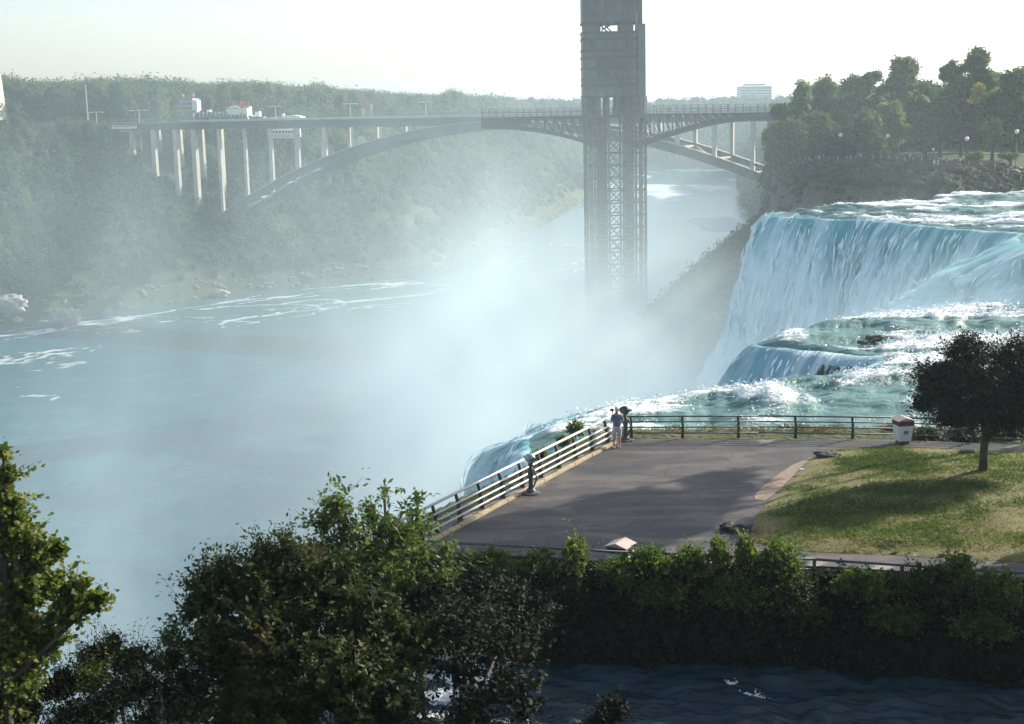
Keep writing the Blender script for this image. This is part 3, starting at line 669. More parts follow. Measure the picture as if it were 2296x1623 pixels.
for (u0, u1) in ((1338, 1363), (1398, 1423)):      # elevator shafts with their close horizontal bars
    b = MB(); x0, x1 = tx_(u0), tx_(u1)
    b.box(((x0 + x1) / 2, TY0 + 5, DKZ / 2), (x1 - x0 - 1.2, 7.0, DKZ))
    for z in np.arange(1, DKZ, 1.05): b.box(((x0 + x1) / 2, TY0 + .55, z), (x1 - x0, .25, .22))
    for k in range(4): b.box((x0 + (x1 - x0) * (k + .5) / 4, TY0 + .8, DKZ / 2), (.16, .2, DKZ))
    b.build('elevator_shaft', m_clad, tw)
# above the deck: clad body with bands, one open storey near the top
topz = 112.0; bw0, bw1 = tx_(1308), tx_(1427)
def band(v0, v1, name, mt, u0=1308, u1=1427, y0=TY0 + .6, dep=9.2, ins=0):
    bb = MB(); z0, z1 = tz_(v1), (topz if v0 is None else tz_(v0)); x0, x1 = tx_(u0), tx_(u1)
    bb.box(((x0 + x1) / 2, y0 + dep / 2, (z0 + z1) / 2), (x1 - x0 - ins, dep, z1 - z0)); return bb.build(name, mt, tw)
band(None, 50, 'cladding', m_clad); band(72, 216, 'cladding', m_clad)
wz0, wz1 = tz_(72), tz_(50)
b = MB()                                           # open storey: slim posts and braces, sky shows through
for u, w in ((1308, 0), (1427, 0)): b.box((tx_(u) + (2.3 if u < 1378 else -2.3), TY0 + 5.2, (wz0 + wz1) / 2), (4.0 if u < 1378 else 3.4, 9.0, wz1 - wz0 - .01))
for u in (1346, 1352, 1393):
    for y in (TY0 + 1, TY0 + 9.4): b.box((tx_(u), y, (wz0 + wz1) / 2), (.3, .3, wz1 - wz0))
for y in (TY0 + 1, TY0 + 9.4):
    b.bar((tx_(1352), y, wz1), (tx_(1374), y, wz0), .35, .35); b.bar((tx_(1380), y, wz1), (tx_(1358), y, (wz0 + wz1) / 2), .3, .3)
b.build('open_storey_frame', m_steel, tw)
for v in (50, 72, 86, 112, 128, 152, 176, 190, 216):   # floor bands
    bb = MB(); bb.box(((bw0 + bw1) / 2, TY0 + 5.2, tz_(v)), (bw1 - bw0 + .3, 9.7, .55)); bb.build('floor_band', m_dark, tw)
b = MB()
for u in (1316, 1338, 1360, 1380, 1400, 1412): b.box((tx_(u), TY0 + .45, (tz_(216) + wz0) / 2), (.35, .5, wz0 - tz_(216) - .3)); b.box((tx_(u), TY0 + .45, (topz + wz1) / 2), (.35, .5, topz - wz1 - .3))
b.build('mullions', m_steel, tw)
for (u0, u1, v0, v1) in ((1322, 1336, 84, 108), (1403, 1418, 88, 108), (1340, 1376, 132, 150), (1318, 1330, 184, 200), (1384, 1398, 180, 196), (1342, 1366, 156, 174)):
    bb = MB(); x0, x1, z0, z1 = tx_(u0), tx_(u1), tz_(v1), tz_(v0); bb.box(((x0 + x1) / 2, TY0 + .52, (z0 + z1) / 2), (x1 - x0, .18, z1 - z0)); bb.build('window', m_glass, tw)
b = MB()                                           # slim side tower; its sunlit edge is painted as an added pale strip
z0, z1 = tz_(216), tz_(54); x0, x1 = tx_(1431), tx_(1448)
b.box(((x0 + x1) / 2, TY0 + 4.5, (z0 + z1) / 2), (x1 - x0, 8, z1 - z0)); b.box(((bw1 + tx_(1440)) / 2 + .3, TY0 + 5, (z1 + topz) / 2), (tx_(1440) - bw1, 6, topz - z1)); b.build('side_shaft', m_clad, tw)
b = MB(); b.box((tx_(1428.5), TY0 + 2.2, (tz_(216) + tz_(28)) / 2), (.55, 1.2, tz_(28) - tz_(216))); b.box((tx_(1447), TY0 + 1, (tz_(280) + tz_(216)) / 2), (1.0, 1.0, tz_(216) - tz_(280))); b.build('lit_edge_strip', m_pale, tw)
b = MB()                                           # legs of the lobby storey between the deck and the body
for u in (1313, 1340, 1362, 1385, 1405, 1424, 1440):
    for y in (TY0 + 1, TY0 + 9.4): b.box((tx_(u), y, (DKZ + tz_(216)) / 2), (1.1, 1.1, tz_(216) - DKZ))
b.box((tx_(1330), TY0 + 5, (DKZ + tz_(216)) / 2), (4.0, 6, tz_(216) - DKZ - .2)); b.box((tx_(1400), TY0 + 6, (DKZ + tz_(216)) / 2), (4.6, 6, tz_(216) - DKZ - .2))
b.build('lobby_posts', m_steel, tw)
# deck: left wing over the water, right wing to the cliff
P1 = [WD(1080, 266, 352), WD(1311, 261, TY0 - 1), WD(1449, 257, TY0 - 1), WD(1700, 254, 352), WD(1955, 252, 332)]
def deckline(off_y, dz): return [Vector((p.x, p.y + off_y, p.z + dz)) for p in P1]
b = MB()
for p, q_ in zip(P1[:-1], P1[1:]):
    dy = 11.5
    b.add([(p.x, p.y, p.z - .55), (q_.x, q_.y, q_.z - .55), (q_.x, q_.y + dy, q_.z - .55), (p.x, p.y + dy, p.z - .55), (p.x, p.y, p.z + .25), (q_.x, q_.y, q_.z + .25), (q_.x, q_.y + dy, q_.z + .25), (p.x, p.y + dy, p.z + .25)],
          [(3, 2, 1, 0), (4, 5, 6, 7), (0, 1, 5, 4), (1, 2, 6, 5), (2, 3, 7, 6), (3, 0, 4, 7)])
b.build('deck', m_dark, tw)
def chord(pts, name, th, y0, posts=None):
    b = MB()
    for (p, q_) in zip(pts[:-1], pts[1:]): b.bar(p, q_, .5, th)
    if posts:
        for i, p in enumerate(posts):
            t_ = [x for x in pts]; xs = [a.x for a in t_]; z = np.interp(p.x, xs, [a.z for a in t_]); b.bar((p.x, np.interp(p.x, xs, [a.y for a in t_]), z), p, .28, .28)
            if i + 1 < len(posts):
                q_ = posts[i + 1]; z2 = np.interp(q_.x, xs, [a.z for a in t_]); y2 = np.interp(q_.x, xs, [a.y for a in t_]); b.bar(p, (q_.x, y2, z2), .22, .22)
    b.build(name, m_dark, tw)
def sampled(us, vs, y0, y1, n_, dy=0):
    out = []
    for t_ in np.linspace(0, 1, n_):
        u = us[0] + (us[-1] - us[0]) * t_; v = np.interp(u, us, vs); y = y0 + (y1 - y0) * t_; p = WD(u, v, y); out.append(Vector((p.x, y + dy, p.z)))
    return out
for dy in (0.4, 11.0):
    lo = sampled([1080, 1140, 1200, 1260, 1311, 1345], [284, 286, 292, 303, 317, 331], 352, TY0 - 1, 14, dy)
    up = sampled([1080, 1345], [268, 262], 352, TY0 - 1, 14, dy)
    chord(lo, 'left_arched_girder', .9, 0, up)
    lo = sampled([1425, 1449, 1500, 1560, 1620, 1700, 1780, 1840, 1900], [331, 321, 303, 286, 272, 265, 268, 278, 291], TY0 - 1, 336, 24, dy)
    up = sampled([1425, 1900], [259, 254], TY0 - 1, 336, 24, dy)
    chord(lo, 'right_arched_girder', .9, 0, up)
b = MB(); p = WD(1080, 266, 352)
for k in range(2):
    q0, q1 = P1[0], WD(1190, 263.5, 357)
    b.add([(q0.x, q0.y - .15, q0.z - 2.1), (q1.x, q1.y - .15, q1.z - 1.6), (q1.x, q1.y + .1, q1.z - 1.6), (q0.x, q0.y + .1, q0.z - 2.1), (q0.x, q0.y - .15, q0.z), (q1.x, q1.y - .15, q1.z), (q1.x, q1.y + .1, q1.z), (q0.x, q0.y + .1, q0.z)],
          [(3, 2, 1, 0), (4, 5, 6, 7), (0, 1, 5, 4), (1, 2, 6, 5), (2, 3, 7, 6), (3, 0, 4, 7)]); break
b.box((P1[0].x - .1, P1[0].y + 5.7, P1[0].z - 1.0), (.25, 11.4, 2.2)); b.build('end_fascia', m_dark, tw)
for side in (0.2, 11.3):                            # tall railings with a mesh of thin rods
    b = MB()
    for (p, q_) in zip(P1[:-1], P1[1:]):
        L = int((q_ - p).length / 1.9); 
        for i in range(L):
            a = p.lerp(q_, i / L); b.box((a.x, a.y + side, a.z + 1.25), (.13, .13, 2.0))
        for h in (.7, 1.2, 1.7, 2.25): b.bar((p.x, p.y + side, p.z + h), (q_.x, q_.y + side, q_.z + h), .07, .07)
    b.build('railing', m_steel, tw)
b = MB(); e = WD(1955, 252, 334)                    # pier at the land end
b.box((e.x + 3, e.y + 6, e.z - 6), (8, 12, 12)); b.build('abutment', m_pale, tw)
# entrance gantry on the land end of the deck
gt = thing('entrance_gantry', 'pale framed gantry standing at the land end of the tower deck among trees', 'gantry', tuple(WD(1968, 250, 331)))
b = MB(); x0, x1 = WD(1952, 250, 331).x, WD(1985, 250, 331).x; z0, z1 = WD(1968, 251, 331).z, WD(1968, 201, 331).z
for x in (x0, (x0 + x1) / 2 - .3, x1): b.box((x, 331, (z0 + z1) / 2), (.35, .35, z1 - z0))
for z in (z1 - .1, z1 - 1.0, z1 - 2.4): b.box(((x0 + x1) / 2, 331, z), (x1 - x0 + .3, .3, .25))
b.build('frame', m_white, gt)
b = MB(); b.box(((x0 + x1) / 2 - .9, 331.2, (z0 + z1) / 2 - 1), (1.5, .1, z1 - z0 - 3)); b.box((x1 - .8, 331.2, z1 - 1.2), (1.2, .1, 1.7)); b.build('panel', mat('pale_blue_grey_panel', (.35, .45, .5), .5), gt)

# ================================================================== ARCH BRIDGE
A = Vector((-121, 582, 0)); B_ = Vector((127, 437, 0)); T_ = (B_ - A).normalized(); Nn = Vector((-T_.y, T_.x, 0)); SPAN = (B_ - A).length
HW = 7.6
def bp(s, off, z): p = A + T_ * s + Nn * off; return Vector((p.x, p.y, z))
DZ = 64.6
def deck_z(s): return DZ
def arch_z(s):
    t_ = (s / SPAN) * 2 - 1
    return 19.0 + (60.2 - 19.0) * (1 - t_ * t_)
br = thing('arch_bridge', 'long steel arch road bridge with slim pale columns, spanning the gorge behind the tower', 'bridge', tuple(bp(SPAN / 2, 0, 0)))
S0, S1 = -150, SPAN + 60
b = MB(); b.bar(bp(S0, 0, DZ - .5), bp(S1, 0, DZ - .5), 2 * HW + 2.6, .9); b.build('road_deck', m_dark, br)
b = MB()
for o_ in (-HW, HW): b.bar(bp(S0, o_, DZ - 2.0), bp(S1, o_, DZ - 2.0), .6, 2.1)
b.build('deck_girder', m_dark, br)
b = MB()
for o_ in (-HW - 1.2, HW + 1.2): b.bar(bp(-6, o_, DZ + .3), bp(S1, o_, DZ + .3), .35, .75)
b.build('parapet', m_pale, br)
b = MB()
for o_ in (-HW - 1.2, HW + 1.2):
    b.bar(bp(S0, o_, DZ + 1.25), bp(S1, o_, DZ + 1.25), .12, .12)
    for s in np.arange(S0, S1, 4): b.bar(bp(s, o_, DZ + .0), bp(s, o_, DZ + 1.25), .14, .14)
b.build('handrail', m_steel, br)
for o_ in (-HW, HW):
    b = MB(); n_ = 48
    for i in range(n_):
        s, s2 = SPAN * i / n_, SPAN * (i + 1) / n_
        b.bar(bp(s, o_, arch_z(s) + 1.2), bp(s2, o_, arch_z(s2) + 1.2), 1.1, 2.9)
    b.build('arch_rib', m_dark, br)
for o_ in (-HW, HW):                                # pale walkway along the top of each rib
    b = MB()
    for i in range(48):
        s, s2 = SPAN * i / 48, SPAN * (i + 1) / 48; b.bar(bp(s, o_, arch_z(s) + 2.78), bp(s2, o_, arch_z(s2) + 2.78), 1.3, .22)
    b.build('rib_top_plate', m_pale, br)
npan = 22
b = MB()
for i in range(1, npan):
    s = SPAN * i / npan; z = arch_z(s) + 1.9
    b.bar(bp(s, -HW, z), bp(s, HW, z), .5, .6)
    s2 = SPAN * (i + 1) / npan
    if i % 2: b.bar(bp(s, -HW, z), bp(s2, HW, arch_z(s2) + 1.9), .35, .35)
    else: b.bar(bp(s, HW, z), bp(s2, -HW, arch_z(s2) + 1.9), .35, .35)
b.build('rib_tie', m_pale, br)
for i in range(0, npan + 1):
    s = SPAN * i / npan
    z0, z1 = arch_z(s) + 2.6, DZ - 3.0
    if z1 - z0 < .8: continue
    for o_ in (-HW, HW):
        w = 1.25 if 0 < i < npan else 2.2
        bb = MB(); p = bp(s, o_, (z0 + z1) / 2); bb.box(p, (w, w * .85, z1 - z0), math.atan2(T_.y, T_.x)); bb.build('column', m_pale, br)
for s in (-10, -22, -34, -47, -61, -76, -94, -114):           # approach piers on the slope
    for o_ in (-HW, HW):
        p = bp(s, o_, 0); g = float(height(np.array([p.x]), np.array([p.y]))[0]) - 2
        if DZ - 3 - g < 3: continue
        bb = MB(); bb.box((p.x, p.y, (g + DZ - 3) / 2), (2.3, 1.6, DZ - 3 - g), math.atan2(T_.y, T_.x), taper=.82); bb.build('approach_pier', m_pale, br)
    b = MB()
for o_ in (-HW, HW):                                # springing blocks
    for s in (0, SPAN):
        b = MB(); p = bp(s, o_, 14); b.box(p, (6, 5, 12), math.atan2(T_.y, T_.x), taper=.7); b.build('springing_block', m_pale, br)
b = MB()                                            # service platform with a pale edge beside the springing
b.bar(WD(478, 530, 575), WD(512, 524, 570), 2.0, .5); b.bar(WD(498, 558, 572), WD(498, 542, 572), .8, .8); b.bar(WD(486, 558, 572), WD(500, 556, 571), 1.2, .4)
b.build('service_platform', m_pale, br)

# ================================================================== FAR BUILDINGS AND MASTS
m_bgrey = mat('grey_blue_render', (.16, .2, .23), .8, (.2, .24, .27), .2); m_red = mat('faded_red_paint', (.45, .09, .07), .6); m_roof = mat('grey_roof', (.12, .13, .14), .8)
m_cream = mat('cream_stone', (.5, .47, .38), .85, (.58, .55, .46), .15)
def gz(x, y): return float(height(np.array([float(x)]), np.array([float(y)]))[0])
def bpx(u0, u1, v0, v1, y, dep, taper=1.0, to_ground=False):   # box that fills a pixel rectangle at depth y
    a, c = WD(u0, v1, y), WD(u1, v0, y); z0 = gz((a.x + c.x) / 2, y) - 1 if to_ground else a.z
    return MB().box(((a.x + c.x) / 2, y + dep / 2, (z0 + c.z) / 2), (c.x - a.x, dep, c.z - z0), 0, taper)
def bthing(name, label, cat, u, v, y, group=None):
    p = WD(u, v, y); return thing(name, label, cat, (p.x, y, gz(p.x, y)), group)
yb = 640
t_ = bthing('customs_building', 'dark building with a white panel and two red roof balls, behind the bridge deck', 'building', 420, 262, yb)
bpx(402, 431, 220, 270, yb, 14, to_ground=True).build('wall', m_bgrey, t_); bpx(431, 441, 225, 248, yb - 1, 8).build('white_panel', m_white, t_)
b = MB()
for v in (228, 238, 248): a, c = WD(402, v, yb - .3), WD(431, v, yb - .3); b.bar(a, c, .3, .5)
b.build('balcony_band', m_cream, t_)
for u in (408, 431): MB().ball(tuple(WD(u, 215, yb + 3)), 1.0).build('red_ball', m_red, t_, smooth=True)
t_ = bthing('office_building', 'low blue-grey office block with a row of posts, left of the white arcade', 'building', 470, 262, yb + 4)
bpx(441, 506, 251, 272, yb + 4, 16, to_ground=True).build('wall', m_bgrey, t_)
b = MB()
for u in range(446, 504, 9): b.add(*(lambda q: (q.v, q.f))(bpx(u, u + 1.2, 250, 272, yb + 3.2, .4)))
b.build('post', m_cream, t_); bpx(462, 471, 246, 251, yb + 6, 4, .6).build('roof_vent', m_white, t_)
t_ = bthing('arcade_building', 'small white building with a row of dark arched openings, under the red roof sign', 'building', 530, 262, yb - 4)
bpx(508, 553, 243, 273, yb - 4, 12, to_ground=True).build('wall', m_white, t_)
p0, p1 = WD(508, 243, yb - 4), WD(553, 243, yb - 4)
b = MB(); b.slab([(p0.x, yb - 4.2, p0.z), (p1.x - 3, yb - 4.2, p0.z), (p1.x - 5, yb - 4.2, p0.z + 1.2), (p0.x + 2, yb - 4.2, p0.z + 1.0)], (0, 3, 0)); b.build('parapet', m_white, t_)
for k in range(5):
    u = 513 + k * 8.2; a, c = WD(u, 272, yb - 4.2), WD(u + 4.6, 259, yb - 4.2); w = c.x - a.x; cxm = (a.x + c.x) / 2
    poly = [(a.x, yb - 4.15, a.z - 2), (c.x, yb - 4.15, a.z - 2), (c.x, yb - 4.15, c.z)] + [(cxm + w / 2 * math.cos(q_), yb - 4.15, c.z + w / 2 * math.sin(q_)) for q_ in (math.pi * .25, math.pi * .5, math.pi * .75)] + [(a.x, yb - 4.15, c.z)]
    MB().slab(poly, (0, .1, 0)).build('arched_opening', m_glass, t_)
bpx(545, 557, 239, 265, yb + 1, 8).build('stair_box', m_white, t_)
# roof sign: INN
sg = bthing('roof_sign', 'red INN letters standing on the roof above the white arcade', 'sign', 540, 240, yb - 1)
sg.location.z = WD(540, 241, yb - 1).z
fc = bpy.data.curves.new('letters', 'FONT'); fc.body = 'INN'; fc.size = 4.2; fc.extrude = .12; fc.align_x = 'CENTER'; fc.offset = .06
fc.materials.append(m_red); _t = bpy.data.objects.new('tmp', fc); COL.objects.link(_t); _dg = bpy.context.evaluated_depsgraph_get(); _me = bpy.data.meshes.new_from_object(_t.evaluated_get(_dg)); bpy.data.objects.remove(_t); fo_ = bpy.data.objects.new('letters', _me); COL.objects.link(fo_); fo_.parent = sg; fo_.rotation_euler = (math.radians(90), 0, 0); fo_.location = (0, -.3, 0); fo_.scale = (1.05, 1, 1)
b = MB(); a, c = WD(524, 241, yb - .5), WD(558, 241, yb - .5); b.bar(a, c, .15, .15)
for k in range(6): q_ = a.lerp(c, k / 5); b.bar(q_ - Vector((0, 0, 1.4)), q_ + Vector((0, 0, 2.6)), .12, .12)
b.build('sign_frame', m_dark, sg)
t_ = bthing('shop_building', 'little white gabled kiosk roof and chimney just right of the white arcade', 'building', 575, 262, yb + 2)
bpx(558, 590, 261, 272, yb + 2, 10, to_ground=True).build('wall', m_bgrey, t_); bpx(572, 581, 250, 262, yb + 3, 5).build('chimney_box', m_white, t_); bpx(560, 572, 257, 262, yb + 1, 5, .6).build('gable_roof', m_white, t_)
t_ = bthing('pavilion_building', 'long low white pavilion with a rounded roof, farthest right of the white buildings', 'building', 640, 265, yb - 10)
bpx(600, 672, 262, 283, yb - 10, 14).build('wall', m_bgrey, t_)
a, c = WD(627, 271, yb - 11), WD(676, 258, yb - 11); h = c.z - a.z
b = MB(); prof = [(a.x, a.z)] + [(a.x + .6 + (c.x - a.x - 1.2) * k / 8, a.z + h * (1 - (abs(k - 4) / 4) ** 3 * .35)) for k in range(9)] + [(c.x, a.z)]
b.slab([(x, yb - 12, z) for x, z in prof], (0, 16, 0)); b.build('roof', m_white, t_); bpx(598, 622, 262, 272, yb - 12, 10, .7).build('porch_roof', m_white, t_); bpx(631, 636, 255, 262, yb - 8, 3).build('chimney', m_white, t_)
t_ = bthing('terrace_building', 'white terraced facade seen below the bridge deck between two slim columns', 'building', 635, 300, 600)
bpx(600, 668, 289, 309, 612, 8, to_ground=False).build('wall', m_cream, t_); bpx(603, 665, 309.3, 314, 613, 6).build('retaining_wall', mat('mossy_dark_stone', (.025, .035, .02), .95, (.05, .06, .03), .3), t_)
b = MB()
for v in (291, 300, 309): a, c = WD(598, v, 610), WD(670, v, 610); b.bar(a, c, 1.2, .35)
b.build('balcony', m_white, t_)
for k in range(9): bpx(604 + k * 7, 608 + k * 7, 293, 299, 611.6, .3).build('window', m_glass, t_)
t_ = bthing('billboard', 'small red sign on tall thin posts standing above the bridge deck', 'sign', 823, 270, 600)
bpx(813, 829, 233, 245, 600, .5).build('panel', m_red, t_); bpx(829, 834, 232, 245, 600, .5).build('panel_edge', m_cream, t_)
b = MB()
for u in (812, 817, 829, 834): b.bar(WD(u, 243, 600.6), WD(u + .5, 285, 600.6), .3, .3)
b.build('post', m_cream, t_)
tw2 = bthing('stone_tower', 'tapered beige stone tower cut off by the left edge of the picture', 'tower', -12, 285, 610)
b = MB(); cpt = WD(-14, 285, 610); zt = WD(0, 78, 610).z; zb = WD(10, 286, 610).z
wB = WD(18, 285, 610).x - cpt.x; 
b.box((cpt.x, 610, (gz(cpt.x, 610) + zb) / 2), (wB * 2 + 1, wB * 2, zb - gz(cpt.x, 610) + 4)); b.build('plinth', m_pale, tw2)
prof = [(wB * 1.04, zb), (wB * .98, zb + 4), (wB * .84, zb + (zt - zb) * .5), (wB * .6, zb + (zt - zb) * .9), (wB * .36, zt + 3), (.3, zt + 9)]
b = MB(); b._lathe((cpt.x, 610, 0), prof, 8); b.build('shaft', m_cream, tw2)
for k in range(5): zz = zb + 4 + k * 6.5; MB().box((cpt.x + wB * .62, 610 - wB * 1.0, zz), (1.1, 1.1, 3.4)).build('window', m_glass, tw2)
hr = bthing('high_rise', 'pale boxy high-rise far away above the trees, right of the steel tower', 'building', 1695, 228, 1700)
bpx(1660, 1730, 192, 232, 1700, 30, to_ground=True).build('wall', mat('pale_far_concrete', (.38, .42, .45), .8), hr); bpx(1672, 1716, 187, 192, 1705, 20).build('roof_block', m_bgrey, hr)
b = MB()
for v in range(197, 230, 6): a, c = WD(1661, v, 1699.5), WD(1729, v, 1699.5); b.bar(a, c, .5, 1.1)
b.build('window_band', m_glass, hr)
def lamp_mast(label, u, v0, v1, y, arms, name='street_lamp', w=.28, r=3.2):
    a, c = WD(u, v1, y), WD(u, v0, y); g = min(a.z, gz(a.x, y) if gz(a.x, y) > 20 else a.z)
    t_ = thing(name, label, 'lamp post', (a.x, y, g)); b = MB(); b.tube([(a.x, y, g), (a.x, y, c.z)], [w, w * .6], 6); b.build('pole', m_cream, t_)
    if arms:
        b = MB(); b.bar((a.x - r, y, c.z), (a.x + r, y, c.z), .22, .25)
        b.build('arm', m_cream, t_)
        for s_ in (-1, 1): MB().box((a.x + s_ * r, y, c.z - .15), (1.6, .6, .35)).build('lamp_head', m_cream, t_)
lamp_mast('tallest thin pale mast against the dark wood at the left, no arms', 198, 190, 283, 600, False, 'light_mast', .35)
lamp_mast('double-armed pale lamp post on the road left of the bridge deck', 313, 247, 276, 600, True)
lamp_mast('small faint lamp post between the stone tower and the tall mast', 217, 251, 275, 620, True, r=2.4)
lamp_mast('thin double-armed lamp post on the bridge left of the red sign', 786, 232, 272, 560, True, r=2.2)
lamp_mast('thin lamp post above the white pavilion roof', 618, 238, 262, 640, True, r=2.0)
lamp_mast('slim lamp post on the bridge between the red sign and the steel tower', 955, 228, 268, 545, True, r=2.0)
for (u0, u1, v, y, lb, m2) in ((250, 306, 284, 590, 'long low white bus parked by the far road at the left', m_white), (322, 334, 280.5, 592, 'tiny pale car on the far road, alone right of the long white bus', m_cream)):
    p = WD((u0 + u1) / 2, v, y); t_ = thing('parked_bus' if u1 - u0 > 30 else 'parked_car', lb, 'bus' if u1 - u0 > 30 else 'car', (p.x, y, p.z - 1.6)); w = (u1 - u0) * y / FPX; hh = 1.5 if w > 6 else 1.0
    b = MB(); b.slab([(p.x - w / 2, y, p.z - .9), (p.x + w / 2, y, p.z - .9), (p.x + w / 2 - .1, y, p.z - .9 + hh * .7), (p.x + w / 2 - .6, y, p.z - .9 + hh), (p.x - w / 2 + .5, y, p.z - .9 + hh), (p.x - w / 2 + .1, y, p.z - .9 + hh * .6)], (0, 2.2, 0)); b.build('body', m2, t_)
    b = MB(); b.box((p.x, y - .03, p.z - .9 + hh * .72), (w * .85, .08, hh * .25)); b.build('window', m_glass, t_)
    for s_ in (-.36, .36): b = MB(); b.tube([(p.x + s_ * w, y - .05, p.z - 1.1), (p.x + s_ * w, y + .3, p.z - 1.1)], .45, 10); b.build('wheel', m_dark, t_)

# ================================================================== WOODS
m_wood = leafmat('far_wood_leaves', [(.025, .045, .016), (.07, .10, .03), (.14, .15, .05)], .3, .8)
m_talus = leafmat('slope_bush_leaves', [(.03, .045, .02), (.05, .07, .028), (.075, .09, .04)], .2, .8)
def scatter(nn, x0, x1, y0, y1, seed):
    r = np.random.default_rng(seed); x = r.uniform(x0, x1, nn); y = r.uniform(y0, y1, nn)
    d, idx, ins = gorge_dist(x, y); pn = np.array([g[2] for g in GORGE])[idx]
    vis = (np.abs(x / y) < .42)
    return x, y, d, ins, pn, vis
def bridge_clear(x, y, w=12):
    s = (x - A.x) * T_.x + (y - A.y) * T_.y; o_ = np.abs((x - A.x) * Nn.x + (y - A.y) * Nn.y)
    return (o_ > w) | (s > -2) & (s < SPAN) | (s < -128)
# gorge side on the far bank
x, y, d, ins, pn, vis = scatter(26000, -330, 80, 380, 1100, 21)
k = ~ins & (pn == 'ca') & (d > 7) & (d < 92) & vis; x, y, d = x[k], y[k], d[k]
kk = (bridge_clear(x, y, 13) | (d < 60)) & (rng.uniform(0, 1, len(x)) < np.clip(900 / y / 2.2, .2, 1)) ; x, y, d = x[kk], y[kk], d[kk]
z = height(x, y); r_ = np.interp(d, [5, 12, 25, 60, 90], [1.3, 2.6, 3.8, 4.8, 5.2]) * rng.uniform(.45, 1.2, len(x))
inb = ~bridge_clear(x, y, 13); r_[inb] *= .6
C_ = np.stack([x, y, z + r_ * .5], 1); R_ = np.stack([r_, r_, r_ * rng.uniform(.9, 1.3, len(x))], 1)
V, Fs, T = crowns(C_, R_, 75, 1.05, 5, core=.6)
print('slope crowns', len(x))
tag(np_mesh('slope_wood', V, Fs, m_wood, attrs={'tint': T}), 'hazy green wood covering the far side of the gorge', None, None, 'stuff')
# wood on the plateau: a close-set skyline, taller in the second row
x, y, d, ins, pn, vis = scatter(9000, -420, 120, 430, 1500, 22)
us_ = 1147.5 + FPX * x / y; 
k = ~ins & (pn == 'ca') & (d > 95) & vis & bridge_clear(x, y, 16)
k &= ~((us_ > 395) & (us_ < 690) & (d < 150)) & ~((d < 118) & (us_ < 395))
x, y, d, us_ = x[k], y[k], d[k], us_[k]
sky_v = np.interp(us_, [0, 60, 110, 200, 300, 420, 500, 560, 640, 700, 735, 770, 850, 900, 1000, 1025, 1060, 1110, 1160, 1300], [160, 175, 185, 182, 176, 182, 190, 184, 188, 200, 186, 202, 205, 210, 216, 200, 214, 230, 238, 236])
z = height(x, y)
want = np.array([WD(u, v, yy).z for u, v, yy in zip(us_, sky_v, y)])       # how high the wood stands there
hgt = want - z + rng.normal(0, 1.2, len(x)); keep = (hgt > 6) & (hgt < 34); x, y, z, hgt, us_ = x[keep], y[keep], z[keep], hgt[keep], us_[keep]
hgt = hgt * np.where(rng.uniform(0, 1, len(x)) < .55, rng.uniform(.55, .9, len(x)), 1)
r_ = np.clip(hgt * .3, 3, 6.5) * rng.uniform(.8, 1.2, len(x))
C_ = np.stack([x, y, z + hgt - r_ * 1.05], 1); R_ = np.stack([r_, r_, r_ * 1.1], 1)
C2 = C_.copy(); C2[:, 2] = z + np.maximum(hgt * .32, 1); R2 = R_ * np.array([1.0, 1.0, 1.2]); R2[:, 2] = hgt * .42
print('plateau crowns', len(x))
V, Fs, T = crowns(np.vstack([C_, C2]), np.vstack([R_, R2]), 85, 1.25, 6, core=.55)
tag(np_mesh('far_wood', V, Fs, m_wood, attrs={'tint': T}), 'long hazy belt of trees along the skyline', None, None, 'stuff')
# woods along the far end of the gorge and on the far right bank
x, y, d, ins, pn, vis = scatter(9000, -60, 420, 540, 1750, 23)
k = ~ins & (((pn == 'us') & (d > 2) & (d < 90) & (y > 600)) | ((pn == 'end') & (d > 6) & (d < 130)) | ((pn == 'ca') & (y > 1100) & (d < 120))) & vis
x, y, d = x[k][:2200], y[k][:2200], d[k][:2200]; z = height(x, y); r_ = np.clip(y / 160, 3, 8) * rng.uniform(.8, 1.2, len(x))
V, Fs, T = crowns(np.stack([x, y, z + r_ * .8], 1), np.stack([r_, r_, r_ * 1.2], 1), 60, 1.9, 7)
tag(np_mesh('distant_wood', V, Fs, m_wood, attrs={'tint': T}), 'faint wooded banks where the gorge bends out of sight', None, None, 'stuff')
# bushes on the near talus below the park
x, y, d, ins, pn, vis = scatter(26000, 8, 150, 236, 640, 24)
k = ~ins & (pn == 'us') & (d > 3) & (d < 43) & ((y < 470) | ((y < 640) & (x / y > .16))); x, y, d = x[k], y[k], d[k]; x, y, d = x[:1900], y[:1900], d[:1900]
z = height(x, y); r_ = np.interp(d, [3, 14, 32, 43], [1.4, 2.9, 2.6, 1.8]) * rng.uniform(.6, 1.35, len(x)); k = (d > 30) & (y < 420); x, y, z, r_ = np.append(x, x[k]), np.append(y, y[k]), np.append(z, z[k] - rng.uniform(1, 9, k.sum())), np.append(r_, r_[k])
V, Fs, T = crowns(np.stack([x, y, z + r_ * .5], 1), np.stack([r_, r_, r_ * 1.15], 1), 170, .62, 8)
x2, y2, d2, i2, p2, v2 = scatter(60000, 40, 150, 300, 640, 25); k = ~i2 & (p2 == 'us') & (d2 > 38) & (d2 < 47); x2, y2 = x2[k][:900], y2[k][:900]; rq = rng.uniform(.9, 2.2, len(x2)); z2 = height(x2, y2) - rng.uniform(0, 9, len(x2))
Va, Fa, Ta = crowns(np.stack([x2, y2, z2], 1), np.stack([rq, rq, rq * 1.4], 1), 110, .6, 26); Fs = Fs + [f + len(V) for f in Fa]; V = np.vstack([V, Va]); T = np.concatenate([T, Ta])
tag(np_mesh('talus_bushes', V, Fs, m_talus, attrs={'tint': T}), 'dense dark bushes on the steep slope beside the great fall', None, None, 'stuff')
